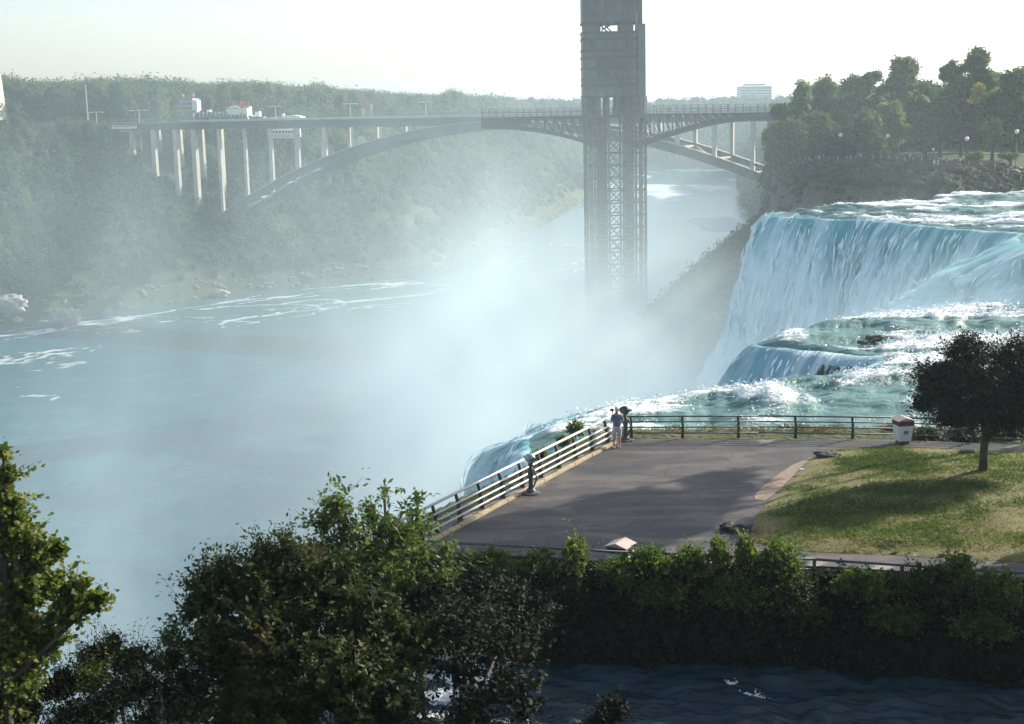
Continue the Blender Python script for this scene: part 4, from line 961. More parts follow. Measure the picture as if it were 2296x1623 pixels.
r = np.random.default_rng(29); nn = 5200; x = r.uniform(36, 135, nn); y = r.uniform(226, 345, nn); ds = poly_edge_dist(x, y, SHORE_FAR, closed=False); k = in_poly(x, y, PARK) & (ds < np.interp(x, [40, 75, 95, 130], [80, 50, 9, 7])) & ~gorge_dist(x, y)[2] & (ds > .8); x, y, ds = x[k], y[k], ds[k]; z = height(x, y)
r_ = np.interp(ds, [0, 8, 60], [.7, 1.1, .8]) * r.uniform(.5, 1.3, len(x)); V, Fs, T = crowns(np.stack([x, y, z + r_ * .2], 1), np.stack([r_ * 1.3, r_ * 1.3, r_ * .8], 1), 50, .42, 30, core=.7)
tag(np_mesh('terrace_scrub', V, Fs, leafmat('dull_scrub_leaves', [(.03, .035, .02), (.05, .055, .03), (.08, .075, .045)], .15, .8), attrs={'tint': T}), 'low dull scrub covering the terrace above the great fall', None, None, 'stuff')
# rocks at the foot of the far bank
m_rock = mat('pale_limestone', (.26, .24, .2), .9, (.4, .37, .31), .35, bump=.6, bscale=1.2)
_ic = bmesh.new(); bmesh.ops.create_icosphere(_ic, subdivisions=4, radius=1); RK_V = np.array([v.co[:] for v in _ic.verts]); RK_F = np.array([[v.index for v in f.verts] for f in _ic.faces]); _ic.free()
def rock(name, label, c, r, seed, m_=None, group=None, cat='rock', sink=.3):
    v = ICO_V * np.array(r); nz = fbm(ICO_V[:, 0] * 1.3 + seed, ICO_V[:, 1] * 1.3, ICO_V[:, 2] * 1.3, o=2, seed=seed)
    v = RK_V * np.array(r); nz = fbm(RK_V[:, 0] * 1.5 + seed, RK_V[:, 1] * 1.5, RK_V[:, 2] * 1.5, o=4, seed=seed, gain=.6)
    v = np.sign(v) * np.abs(v / np.array(r)) ** .75 * np.array(r) * (1 + .75 * np.round(nz * 5) / 5 * .6 + .4 * nz)[:, None]
    o = np_mesh(name, v + np.array(c) + np.array([0, 0, r[2] * (1 - sink)]), RK_F, m_ or m_rock, origin=Vector(c))
    return tag(o, label, cat, group)
for i, (u, v, rx, rz, lb) in enumerate([(146, 722, 4.4, 2.9, 'big squarish pale boulder at the waterline, brightest on the far shore'), (28, 686, 4.6, 2.4, 'broad rounded pale boulder up the bank near the left edge'), (78, 700, 1.1, .8, 'smallest pale rock between the two big boulders'),
                                       (40, 722, 1.5, .9, 'low pale rock at the water below the rounded boulder'), (492, 660, 3.0, 1.0, 'flat pale slab tilted at the shore below the bridge springing'), (965, 604, 4.0, 1.6, 'pale ledge of rock at the shore where the mist begins'), (985, 580, 2.6, 1.0, 'small pale outcrop just above the shore ledge by the mist')]):
    p = W(u, v, 1.0 if i not in (1, 6) else (9 if i == 1 else 6)); rock('boulder', lb, (p.x, p.y, p.z - rz * .4), (rx, rx * .7, rz * 1.1), i + 3)
C_ = []; 
x, y, d, ins, pn, vis = scatter(30000, -330, 60, 400, 1000, 27)
k = ~ins & (pn == 'ca') & (d < 8) & vis; x, y, d = x[k][:700], y[k][:700], d[k][:700]; z = height(x, y); r = rng.uniform(.3, 1.1, len(x))
V = (np.stack([x, y, z], 1)[:, None] + ICO_V[None] * (r[:, None] * np.array([[1.3, 1, .7]]))[:, None, :] * (1 + .45 * fbm(ICO_V[None, :, 0] * 1.4 + x[:, None], ICO_V[None, :, 1] * 1.4 + 0 * x[:, None], ICO_V[None, :, 2] * 1.4 + 0 * x[:, None], o=2))[..., None]).reshape(-1, 3)
Fc = (ICO_F[None] + (np.arange(len(x)) * len(ICO_V))[:, None, None]).reshape(-1, 3)
tag(np_mesh('shore_rubble', V, Fc, mat('shore_stone', (.12, .11, .1), .9, (.24, .22, .19), .3)), 'broken stone along the far waterline', None, None, 'stuff')

# ================================================================== PARK ON THE FAR BANK
m_pl = leafmat('park_leaves', [(.03, .055, .018), (.08, .12, .035), (.16, .20, .06)], .38, .7)
m_pl2 = leafmat('pale_park_leaves', [(.09, .13, .04), (.14, .18, .06), (.19, .22, .08)], .38, .7)
m_pr = leafmat('dull_purple_leaves', [(.08, .05, .05), (.12, .08, .075)], .2, .7)
m_yel = leafmat('yellow_autumn_leaves', [(.35, .28, .04), (.5, .4, .08)], .3, .7)
m_bark = mat('bark', (.045, .035, .028), .95, (.09, .075, .06), 3)
def park_tree(label, y, lobes, m_, seed, trunk_u=None, group='park trees on the far bank', name='park_tree', cat='tree', lsz=.6, dens=.75):
    """lobes: (u, v, ru, rv) in photo pixels at depth y"""
    c0 = WD(trunk_u or lobes[0][0], lobes[0][1], y); g = gz(c0.x, y)
    th = thing(name, label, cat, (c0.x, y, g), group); Cc = []; Rr = []; r = np.random.default_rng(seed)
    for (u, v, ru, rv) in lobes:
        p = WD(u, v, y); a, c = ru * y / FPX, rv * y / FPX
        nsub = max(10, int(a * c * 2.4))
        for j in range(nsub):
            q = sph(1, r, .2)[0] * r.uniform(.2, .8); rs = r.uniform(.28, .46) * math.sqrt(a * c)
            Cc.append((p.x + q[0] * a, y + q[1] * a, p.z + q[2] * c)); Rr.append((rs, rs, rs * .9))
    Cc, Rr = np.array(Cc), np.array(Rr)
    V, Fs, T = crowns(Cc, Rr, int(150 * dens), lsz, seed, core=.55, fill=.3)
    np_mesh('crown', V, Fs, m_, th, attrs={'tint': T})
    b = MB(); top = WD(lobes[0][0], lobes[0][1], y); b.tube([(c0.x, y, g - .5), (c0.x + .1, y, (g + top.z) / 2), tuple(top)], [.45, .34, .12], 7)
    for i in r.choice(len(Cc), min(7, len(Cc)), replace=False): b.tube([(c0.x, y, g + (top.z - g) * r.uniform(.3, .6)), tuple(Cc[i])], [.2, .06], 5)
    b.build('trunk', m_bark, th, smooth=True); return th
PT = [('lone pointed tree, leftmost of the tall park trees beside the pale high-rise', 330, [(1800, 215, 22, 48), (1790, 250, 34, 40)], m_pl2, None),
      ('low dark tree at the left end of the park, reaching over the high-rise edge', 318, [(1752, 262, 26, 34), (1740, 300, 30, 40)], m_pl, None),
      ('pale-topped rounded tree just right of the pointed one', 325, [(1846, 205, 30, 36), (1850, 245, 44, 40)], m_pl2, None),
      ('broad flat-topped tree left of the entrance gantry', 335, [(1920, 205, 48, 38), (1950, 175, 28, 22), (1905, 245, 60, 40)], m_pl, None),
      ('tall round-headed dark tree directly behind the red flag', 330, [(2026, 160, 38, 36), (2020, 215, 66, 50), (2075, 220, 40, 46)], m_pl, None),
      ('tallest open-crowned park tree with sky showing between its limbs', 300, [(2185, 142, 34, 34), (2135, 165, 34, 26), (2150, 215, 50, 50), (2205, 190, 30, 40)], m_pl, 2160),
      ('dense tree cut off by the right edge of the picture', 290, [(2280, 195, 44, 46), (2290, 270, 46, 60), (2240, 240, 36, 46)], m_pl, None),
      ('far pale tree top peeping between the two tallest crowns at the right', 480, [(2240, 175, 20, 14), (2240, 200, 30, 20)], m_pl2, None),
      ('bushy grey-green tree in front of the gantry foot', 300, [(1995, 262, 30, 38), (2010, 300, 40, 30)], m_pl2, None),
      ('dark tree under the deck truss at the cliff edge', 308, [(1735, 310, 26, 40), (1780, 300, 40, 40)], m_pl, None),
      ('wide dark tree behind the crowd of visitors', 312, [(1835, 295, 48, 42), (1880, 310, 40, 34)], m_pl, None),
      ('dark green tree behind the two dim lamps', 305, [(1935, 290, 42, 46), (1960, 315, 44, 26)], m_pl, None),
      ('round olive tree in the middle of the park row', 292, [(2075, 285, 40, 38), (2060, 315, 46, 22)], m_pl, None),
      ('dull purple-leaved small tree behind a white globe lamp', 280, [(2168, 300, 30, 30)], m_pr, None),
      ('full dark tree below the yellow spray', 296, [(2110, 255, 44, 40), (2190, 250, 44, 44)], m_pl, None),
      ('low green tree at the park edge between the purple tree and the right edge', 284, [(2225, 300, 34, 30)], m_pl2, None)]
for i, (lb, y, lobes, m_, tu) in enumerate(PT): park_tree(lb, y, lobes, m_, 300 + i, tu)
yl = park_tree('small yellow-leaved tree shining among the dark crowns', 289, [(2192, 200, 16, 14), (2182, 222, 12, 14)], m_yel, 350, None, None, dens=.5)
for i, (u, v, ru, rv, y, lb) in enumerate([(2110, 408, 30, 12, 262, 'yellow-green mound of bush above the head of the great fall'), (2040, 395, 26, 12, 268, 'low dark bush left of the yellow-green mound'), (2190, 350, 40, 11, 272, 'long clipped dark hedge below the sunlit park path'), (2265, 350, 36, 10, 272, 'clipped dark hedge beside the park railing at the right edge')]):
    p = WD(u, v, y); y2 = y; park_tree(lb, y2, [(u, v, ru, rv)], m_pl2 if i == 0 else m_pl, 370 + i, None, None, 'park_bush', 'bush', .35, .8)
r = np.random.default_rng(380); nn = 620; x = r.uniform(52, 170, nn); y = r.uniform(318, 400, nn); z = height(x, y)
top_v = np.interp(1147.5 + FPX * x / y, [1700, 1760, 1800, 1880, 1950, 2080, 2150, 2300], [300, 262, 225, 215, 200, 205, 200, 190]); hz = np.array([WD(u, v, yy).z for u, v, yy in zip(1147.5 + FPX * x / y, top_v, y)]) - z
r_ = r.uniform(2.6, 4.4, nn); hc = np.clip(hz * r.uniform(.25, 1, nn) - r_ * .6, 1.5, None); k = (hz > 5) & (x / y > .183)
V, Fs, T = crowns(np.stack([x, y, z + hc], 1)[k], np.stack([r_, r_, r_], 1)[k], 110, .75, 381, core=.7); tag(np_mesh('park_wood', V, Fs, m_pl, attrs={'tint': T}), 'dense wood behind the single park trees', None, None, 'stuff')
# promenade strips
m_path = mat('pale_path_asphalt', (.16, .155, .15), .9, (.22, .21, .2), .4)
def strip(name, pts, w, m_, lift=.12, kind='structure'):
    P = []
    for p, q_ in zip(pts[:-1], pts[1:]):
        for k in range(14): P.append(Vector(p).lerp(Vector(q_), k / 14))
    P.append(Vector(pts[-1])); V = []; 
    for i, p in enumerate(P):
        d = (P[min(i + 1, len(P) - 1)] - P[max(i - 1, 0)]); d.z = 0; d.normalize(); nn_ = Vector((-d.y, d.x, 0))
        for s_ in (-1, -.33, .33, 1): q_ = p + nn_ * s_ * w / 2; V.append((q_.x, q_.y, 0))
    V = np.array(V); V[:, 2] = height(V[:, 0], V[:, 1]) + lift
    V[:, 2] = np.maximum(V[:, 2], V[:, 2].reshape(-1, 4).max(1).repeat(4) - .05)
    q = np.arange(len(V)).reshape(-1, 4); Fc = np.stack([q[:-1, :-1], q[1:, :-1], q[1:, 1:], q[:-1, 1:]], -1).reshape(-1, 4)
    np_mesh(name, V, Fc, m_)['kind'] = kind
G = lambda u, v, z: W(u, v, z)
strip('park_promenade', [(60, 316, 0), (76, 297, 0), (88, 276, 0), (98, 268, 0), (125, 278, 0)], 7, m_path)
strip('park_path', [(84, 312, 0), (98, 306, 0), (116, 300, 0), (140, 300, 0)], 5, m_path, .15)
# park railing
rl = [Vector((57, 312, 0)), Vector((73, 293, 0)), Vector((85, 271.5, 0)), Vector((97, 263.5, 0)), Vector((125, 273, 0))]
th = thing('park_railing', 'long low railing along the park edge above the great fall', 'railing', (85, 271.5, gz(85, 271.5)))
b = MB(); b2 = MB()
for p, q_ in zip(rl[:-1], rl[1:]):
    L = int((q_ - p).length / 2.2); pr = None
    for i in range(L + 1):
        a = p.lerp(q_, i / L); g = gz(a.x, a.y); MB().box((a.x, a.y, g + .55), (.16, .16, 1.3)).build('post', m_cream, th)
        if pr is not None:
            for h in (.45, .8, 1.12): b2.bar((pr.x, pr.y, pr.z + h), (a.x, a.y, g + h), .07, .07)
        pr = Vector((a.x, a.y, g))
b2.build('rails', m_steel, th)
m_lampw = mat('white_globe_glass', (.85, .85, .82), .3)
for (u, v, y, lb) in ((1884, 303, 300, 'dim globe lamp farthest left in the park'), (1990, 305, 296, 'dim globe lamp under the grey-green tree'), (2167, 311, 272, 'bright white globe lamp in front of the purple tree'), (2279, 295, 270, 'bright white globe lamp near the right edge of the park'), (2092, 335, 276, 'short globe lamp low on the lawn between the bright lamps')):
    p = WD(u, v, y); g = gz(p.x, y); t_ = thing('globe_lamp', lb, 'lamp post', (p.x, y, g), 'globe lamps in the park')
    b = MB(); b.tube([(p.x, y, g - .2), (p.x, y, g + .5), (p.x, y, p.z - .35)], [.14, .09, .06], 8); b.build('post', m_dark, t_); MB().ball((p.x, y, p.z), .42 if v != 335 else .25).build('globe', m_lampw, t_, smooth=True)
fl = bthing('flag_pole', 'thin pole with a furled red and white flag right of the gantry', 'flag', 2018, 250, 330)
b = MB(); a = WD(2018, 252, 330); c = WD(2018, 200, 330); b.tube([(a.x, 330, gz(a.x, 330)), (a.x, 330, c.z)], .1, 6); b.build('pole', m_white, fl)
b = MB(); b.tube([(a.x + .25, 330, c.z - .1), (a.x + .5, 330, c.z - 1.0), (a.x + .4, 330, c.z - 2.4), (a.x + .15, 330, c.z - 3.0)], [.1, .32, .28, .05], 7); b.build('flag', m_red, fl, smooth=True)

# ================================================================== STONE POINT: paving, lawn, kerb
def sheet(name, poly, z, m_, res=.25, zf=None, attrs=None):
    P = np.array(poly); x0, y0 = P.min(0) - res; x1, y1 = P.max(0) + res
    xs, ys = np.arange(x0, x1, res), np.arange(y0, y1, res); XX, YY = np.meshgrid(xs, ys); ins_ = in_poly(XX.ravel(), YY.ravel(), poly).reshape(XX.shape)
    dd = poly_edge_dist(XX.ravel(), YY.ravel(), poly).reshape(XX.shape); near = (dd < res * 1.45) 
    # snap border vertices to the outline
    for i, j in zip(*np.nonzero(near)):
        best = None
        for k in range(len(poly)):
            a = Vector(poly[k]); b_ = Vector(poly[(k + 1) % len(poly)]); d = b_ - a; p = Vector((XX[i, j], YY[i, j])); t_ = max(0, min(1, (p - a).dot(d) / d.length_squared)); q_ = a + d * t_
            if best is None or (q_ - p).length < best[0]: best = ((q_ - p).length, q_)
        if best[0] < res * .75: XX[i, j], YY[i, j] = best[1]; ins_[i, j] = True
    ny_, nx2 = XX.shape; q = np.arange(XX.size).reshape(XX.shape)
    ok = ins_[:-1, :-1] & ins_[1:, :-1] & ins_[:-1, 1:] & ins_[1:, 1:]
    Fc = np.stack([q[:-1, :-1], q[:-1, 1:], q[1:, 1:], q[1:, :-1]], -1)[ok]
    ZZ = np.full(XX.shape, z) if zf is None else z + zf(XX, YY, poly)
    o = np_mesh(name, np.stack([XX, YY, ZZ], -1).reshape(-1, 3), Fc, m_, smooth=True); o['kind'] = 'structure'; return o
def xy(u, v, z=LZ): p = W(u, v, z); return (p.x, p.y)
RA_, RB_ = W(948, 1214, LZ), W(1378, 985, LZ)       # foot line of the pale railing
RDIR = (RB_ - RA_).normalized()
RA2 = RA_ - RDIR * 2.6
NB = W(2010, 986, LZ)                               # foot line of the back fence
PAVE = [(RA2.x - .05, RA2.y - .3), (RB_.x, RB_.y), xy(1400, 984), xy(2010, 986), xy(2400, 1004), (44, 52), (46, 36), (24, 39.2), (15, 41.2), (10, 42.6), (0, 44.3), (-4.6, 45.7)]
m_asp, n, l, b = newmat('old_dark_asphalt')
geo = N(n, 'NewGeometry'); t1 = N(n, 'TexNoise', i_Scale=.55, i_Detail=5.0, i_Roughness=.6, i_Distortion=.8); t2 = N(n, 'TexNoise', i_Scale=22.0, i_Detail=6.0, i_Roughness=.7)
mp = N(n, 'Mapping'); mp.inputs['Scale'].default_value = (.55, 1.4, 1); mp.inputs['Rotation'].default_value = (0, 0, .5); l.new(geo.outputs['Position'], mp.inputs[0]); l.new(mp.outputs[0], t1.inputs['Vector']); l.new(geo.outputs['Position'], t2.inputs['Vector'])
r1 = ramp(n, [(.34, (.016, .017, .024, 1)), (.5, (.038, .032, .034, 1)), (.62, (.09, .072, .062, 1))]); l.new(t1.outputs[0], r1.inputs[0])
r2 = ramp(n, [(.3, (.55, .55, .55, 1)), (.7, (1.35, 1.35, 1.35, 1))]); l.new(t2.outputs[0], r2.inputs[0])
mx = N(n, 'MixRGB', blend_type='MULTIPLY', i_Fac=1.0); l.new(r1.outputs[0], mx.inputs[1]); l.new(r2.outputs[0], mx.inputs[2])
vo = N(n, 'TexVoronoi', feature='DISTANCE_TO_EDGE', i_Scale=.42); vd = N(n, 'TexNoise', i_Scale=1.5, i_Detail=4.0); l.new(geo.outputs['Position'], vd.inputs['Vector'])
va = N(n, 'VectorMath', operation='ADD'); l.new(geo.outputs['Position'], va.inputs[0]); l.new(vd.outputs['Color'], va.inputs[1]); l.new(va.outputs[0], vo.inputs['Vector'])
mr = N(n, 'MapRange'); mr.inputs[1].default_value = .004; mr.inputs[2].default_value = .018; mr.inputs[3].default_value = .55; mr.inputs[4].default_value = 1.0; l.new(vo.outputs['Distance'], mr.inputs[0])
mx2 = N(n, 'MixRGB', blend_type='MULTIPLY', i_Fac=1.0); l.new(mx.outputs[0], mx2.inputs[1]); l.new(mr.outputs[0], mx2.inputs[2]); l.new(mx2.outputs[0], b.inputs['Base Color'])
b.inputs['Roughness'].default_value = .72; bp = N(n, 'Bump', i_Strength=.6, i_Distance=.02); l.new(t2.outputs[0], bp.inputs['Height']); l.new(bp.outputs[0], b.inputs['Normal'])
sheet('pavement', PAVE, LZ + .004, m_asp, .5)
LAWN = [xy(*p) for p in ((2010, 1004), (1930, 1006), (1865, 1012), (1822, 1026), (1798, 1044), (1775, 1072), (1752, 1098), (1728, 1118), (1700, 1150), (1684, 1185), (1690, 1215), (1760, 1232), (1850, 1239), (1990, 1244), (2120, 1252), (2330, 1262))] + [(40, 44), (43, 54), xy(2400, 1024), xy(2200, 1012)]
def lawnz(x, y, poly):
    d = poly_edge_dist(x.ravel(), y.ravel(), poly).reshape(x.shape); z = np.interp(d, [0, .08, .6, 3, 6], [0, .05, .11, .26, .36])
    z = z + fbm(x / 1.6, y / 1.6, o=3, seed=71) * np.clip(d, 0, 1) * .07
    for (u, v, rx, ry, a) in ((2170, 1190, .9, .55, -.16), (1985, 1212, .6, .3, -.14), (1992, 1201, .7, .25, .07)):
        p = W(u, v, LZ + .3); z = z + a * np.exp(-(((x - p.x) / rx) ** 2 + ((y - p.y) / ry) ** 2))
    return z
m_soil = mat('worn_turf', (.09, .11, .022), .95, (.20, .145, .06), .7, bump=.8, bscale=14, contrast=(.35, .72))
sheet('lawn', LAWN, LZ + .012, m_soil, .2, lawnz)
m_grass, n, l, b = newmat('grass_blades')
a = N(n, 'Attribute', attribute_name='tint'); r = ramp(n, [(0, (.06, .10, .016, 1)), (.45, (.105, .165, .026, 1)), (.7, (.19, .195, .05, 1)), (1, (.30, .22, .10, 1))]); l.new(a.outputs['Fac'], r.inputs[0]); l.new(r.outputs[0], b.inputs['Base Color']); b.inputs['Roughness'].default_value = .7
tr = N(n, 'BsdfTranslucent'); l.new(r.outputs[0], tr.inputs[0]); mx = N(n, 'MixShader', i_Fac=.4); l.new(b.outputs[0], mx.inputs[1]); l.new(tr.outputs[0], mx.inputs[2]); l.new(mx.outputs[0], n['Material Output'].inputs[0])
r = np.random.default_rng(55); P = np.array(LAWN); nb = 130000
gx_, gy_ = r.uniform(P[:, 0].min(), 26, nb), r.uniform(P[:, 1].min(), P[:, 1].max(), nb); k = in_poly(gx_, gy_, LAWN); gx_, gy_ = gx_[k], gy_[k]
ed = poly_edge_dist(gx_, gy_, LAWN); bald = fbm(gx_ / 1.7, gy_ / 1.2, o=4, seed=72) + np.clip(1 - ed / 1.6, 0, 1) * .55
k = r.uniform(-.35, .8, len(gx_)) > bald; gx_, gy_, bald, ed = gx_[k], gy_[k], bald[k], ed[k]
gz_ = LZ + .012 + lawnz(gx_, gy_, LAWN); hh = r.uniform(.035, .10, len(gx_)) * np.clip(1.1 - bald * .6, .5, 1.4); aa_ = r.uniform(0, 6.28, len(gx_)); w_ = .016 + r.uniform(0, .016, len(gx_))
le = np.stack([r.normal(0, .035, len(gx_)), r.normal(0, .035, len(gx_)), hh], 1); B0 = np.stack([gx_, gy_, gz_ - .01], 1); sv = np.stack([np.cos(aa_), np.sin(aa_), 0 * aa_], 1) * w_[:, None]
V = np.stack([B0 - sv, B0 + sv, B0 + le], 1).reshape(-1, 3); tn = np.clip(.38 + bald * .9 + r.normal(0, .16, len(gx_)) - .1 + .35 * (gy_ < 47), 0, 1)
tag(np_mesh('grass', V, np.arange(len(V)).reshape(-1, 3), m_grass, attrs={'tint': np.repeat(tn, 3)}), 'short dry grass on the point', None, None, 'stuff')
# kerb of long stones under the pale railing
m_kerb = mat('weathered_kerb_stone', (.30, .24, .15), .9, (.42, .34, .22), 1.6, bump=.5, bscale=9)
m_coping = mat('damp_grey_stone', (.13, .12, .11), .9, (.2, .18, .16), 1.2, bump=.5, bscale=8)
RN = Vector((RDIR.y, -RDIR.x, 0))                  # towards the paving
b = MB(); L = (RB_ - RA2).length; s = .1; r_ = random.Random(3)
while s < L - .3:
    st = min(r_.uniform(1.2, 2.2), L - s); p = RA2 + RDIR * s + RN * (.30 + r_.uniform(-.012, .012)); q_ = RA2 + RDIR * (s + st - .03) + RN * .30; b.bar((p.x, p.y, LZ + .045), (q_.x, q_.y, LZ + .045), .17, .13 + r_.uniform(-.012, .012)); s += st
b.build('kerb', m_kerb, bevel=.015)['kind'] = 'structure'
b = MB(); b.bar(tuple(RA2 - RN * .12 + Vector((0, 0, -.02))), tuple(RB_ + RDIR * .35 - RN * .12 + Vector((0, 0, -.02))), .62, .16); o = b.build('wall_coping', m_coping, bevel=.02); o['kind'] = 'structure'
m_tuft = leafmat('dry_yellow_tufts', [(.10, .12, .03), (.2, .18, .05), (.3, .2, .08)], .35, .8)
r = np.random.default_rng(5); nn = 4200; s = r.uniform(0, 1, nn) ** 1.25 * L; k = fbm(s / .9, s * 0, o=3, seed=73) > -.05; s = s[k]; of = r.normal(.2, .06, len(s))
Pt = np.stack([RA2.x + RDIR.x * s + RN.x * of, RA2.y + RDIR.y * s + RN.y * of, np.full(len(s), LZ + .03)], 1); V, Q, T = leaf_quads(Pt, r.normal(0, 1, (len(s), 3)), .11, .22, .4, droop=-2.2, seed=8)
tag(np_mesh('kerb_weeds', V, Q, m_tuft, attrs={'tint': T}), 'dry weeds growing along the kerb', None, None, 'stuff')
# worn earth edging where the paving meets the lawn
m_dirt = mat('bare_pinkish_earth', (.17, .12, .085), .95, (.26, .19, .14), 3, bump=.6)
b = MB(); EP = [W(u, v, LZ) for u, v in ((1822, 1027), (1796, 1045), (1770, 1070), (1744, 1094), (1722, 1113), (1712, 1122))]
V = []; Fc = []
for i, p in enumerate(EP):
    d = (EP[min(i + 1, 5)] - EP[max(i - 1, 0)]).normalized(); nn_ = Vector((-d.y, d.x, 0)); w = (.1, .3, .42, .45, .4, .25)[i]; V += [p + nn_ * w * .2 + Vector((0, 0, .008)), p - nn_ * w * .5 + Vector((0, 0, .012)), p - nn_ * w * 1.3 + Vector((0, 0, .008))]
for i in range(5):
    for j in range(2): Fc.append((3 * i + j, 3 * i + j + 1, 3 * i + j + 4, 3 * i + j + 3))
np_mesh('worn_earth', np.array([tuple(v) for v in V]), np.array(Fc), m_dirt)['kind'] = 'structure'

# ================================================================== RAILINGS
m_rail = mat('silvery_aluminium_tube', (.55, .54, .50), .38, (.65, .63, .58), 5, metal=.35); m_post = mat('dark_cast_iron', (.03, .03, .032), .6, (.06, .055, .05), 9)
m_rail2 = mat('dull_blue_grey_pipe', (.06, .085, .12), .7, (.09, .12, .15), 3)
HR = 1.02
rt = thing('railing', 'pale railing of four sunlit tubes on dark curved posts along the gorge edge', 'railing', tuple(RA2))
up = Vector((0, 0, 1)); out_ = -RN
def curve_off(h): return -.02 + .16 * (h / HR) ** 2.2      # posts lean out at the top
n_post = 12; step = L / (n_post - .3)
pm = MB()
for i in range(n_post):
    p = RA2 + RDIR * (step * i + .3); pr = []
    for k in range(9): h = HR * k / 8; pr.append((h, curve_off(h)))
    wdt = lambda h: .10 - .045 * h / HR
    poly = [p + out_ * (o_ + wdt(h)) + up * h for h, o_ in pr] + [p + out_ * (o_ - wdt(h)) + up * h for h, o_ in reversed(pr)]
    bb = MB(); bb.slab(poly, RDIR * .05); bb.v = [tuple(Vector(v) - RDIR * .025) for v in bb.v]
    for h in (.24, .46, .68): c = p + out_ * (curve_off(h) - .1) + up * h; bb.box(c, (.10, .10, .05), math.atan2(RDIR.y, RDIR.x))
    bb.box(p + up * .02, (.26, .2, .05), math.atan2(RDIR.y, RDIR.x)); bb.build('post', m_post, rt)
for h, rd in ((HR + .01, .052), (.74, .038), (.51, .038), (.28, .038)):
    o_ = curve_off(h) - (.0 if h > 1 else .09); a = RA2 + out_ * o_ + up * h; c = RB_ + RDIR * .1 + out_ * o_ + up * h
    bb = MB(); bb.tube([a, a.lerp(c, .5) + up * .004, c], rd, 10); bb.build('rail', m_rail, rt, smooth=True)
m_post2 = mat('grey_green_iron', (.05, .055, .055), .6, (.12, .12, .11), 6)
bk = thing('fence', 'dark four-rail fence with slightly leaning posts, in front of the rapids', 'fence', tuple(W(1400, 984, LZ)))
FB = [W(1386, 983, LZ), W(1700, 982, LZ), W(2010, 986, LZ), W(2420, 1002, LZ)]
for p, q_ in zip(FB[:-1], FB[1:]):
    for h in (.98, .74, .50, .24): bb = MB(); bb.tube([p + up * h, q_ + up * h], .036 if h > .9 else .03, 8); bb.build('rail', m_post2, bk, smooth=True)
for u in (1415, 1530, 1655, 1783, 1911, 2046, 2180, 2310):
    v = np.interp(u, [1386, 1700, 2010, 2420], [983, 982, 986, 1002]); p = W(u, v, LZ); bb = MB()
    bb.slab([p + up * 0 + Vector((-.07, 0, 0)), p + Vector((.07, 0, 0)), p + up * .5 + Vector((.06, 0, 0)), p + up * 1.0 + Vector((.015, 0, 0)), p + up * 1.0 + Vector((-.07, 0, 0)), p + up * .5 + Vector((-.03, 0, 0))], (0, .09, 0)); bb.build('post', m_post, bk)
FZ = LZ - .55
nf = thing('pipe_fence', 'blue-grey pipe fence half buried in bushes along the near edge of the point', 'fence', (5, 43.6, FZ))
NFP = [Vector((-4.4, 45.3, FZ)), Vector((-2.4, 44.7, FZ)), Vector((3.5, 43.2, FZ)), Vector((9.2, 42.1, FZ)), Vector((14.2, 40.6, FZ)), Vector((24, 38.0, FZ))]
for p, q_ in zip(NFP[:-1], NFP[1:]):
    for h in (.98, .64, .32): bb = MB(); bb.tube([p + up * h, q_ + up * h], .042, 8); bb.build('rail', m_rail2, nf, smooth=True)
    L2 = (q_ - p).length; k_ = max(1, round(L2 / 2.6))
    for i in range(k_): a = p.lerp(q_, i / k_); bb = MB(); bb.box(a + up * .47, (.09, .12, 1.1)); bb.build('post', m_post2 if i % 2 else m_coping, nf)
# ================================================================== SMALL OBJECTS
m_vsilver = mat('worn_blue_grey_metal', (.22, .3, .36), .4, (.35, .42, .46), 8, metal=.4); m_vdark = mat('dark_green_cast_metal', (.03, .04, .035), .5, (.07, .075, .07), 8)
def viewer(label, u, v, yaw, flip=0):
    p = W(u, v, LZ); p.z = LZ; t_ = thing('coin_viewer', label, 'binocular viewer', tuple(p), 'coin viewers at the railing')
    b = MB(); b._lathe(p, [(.36, 0), (.36, .05), (.2, .09), (.17, .16), (.13, .2)], 16); b.build('base', m_vdark, t_, smooth=False)
    b = MB(); b._lathe(p, [(.10, .18), (.085, .35), (.09, .62), (.115, .75), (.115, .95), (.06, 1.05), (.055, 1.2)], 14); b.build('pedestal', m_vdark, t_, smooth=True)
    b = MB(); b.tube([p + Vector((.1, 0, .25)), p + Vector((.24, -.06, .6)), p + Vector((.12, 0, .95))], [.03, .035, .03], 8); b.build('step_bracket', m_vdark, t_)
    R = Matrix.Rotation(yaw, 3, 'Z'); f = R @ Vector((0, 1, 0)); s_ = R @ Vector((1, 0, 0)); c = p + up * 1.36
    b = MB(); b.tube([c - f * .16, c - f * .12, c + f * .02, c + f * .16, c + f * .22], [.10, .16, .19, .16, .12], 14); b.build('head', m_vsilver if not flip else m_vdark, t_, smooth=True)
    for k in (-1, 1):
        q_ = c + s_ * .075 * k; b = MB(); b.tube([q_ - f * .12, q_ - f * .27], [.05, .04], 10); b.build('eyepiece', m_vdark, t_); b = MB(); b.tube([q_ + f * .15, q_ + f * .29], [.06, .075], 10); b.build('lens', m_vsilver, t_)
    b = MB(); b.box(c - up * .22, (.14, .14, .16), yaw); b.build('coin_box', m_vdark, t_)
viewer('dark coin-operated viewer on a pedestal standing alone halfway along the pale railing', 1190, 1106, .5)
viewer('coin-operated viewer in the fence corner, half hidden behind the standing man', 1402, 988, 1.1, 1)
m_bin = mat('blue_white_painted_steel', (.62, .68, .74), .5, (.7, .74, .78), 3); m_hood = mat('dark_brown_hood', (.05, .022, .018), .5, (.07, .035, .03), 5); m_hoodt = mat('pinkish_grey_roof', (.36, .27, .24), .7, (.45, .36, .33), 5)
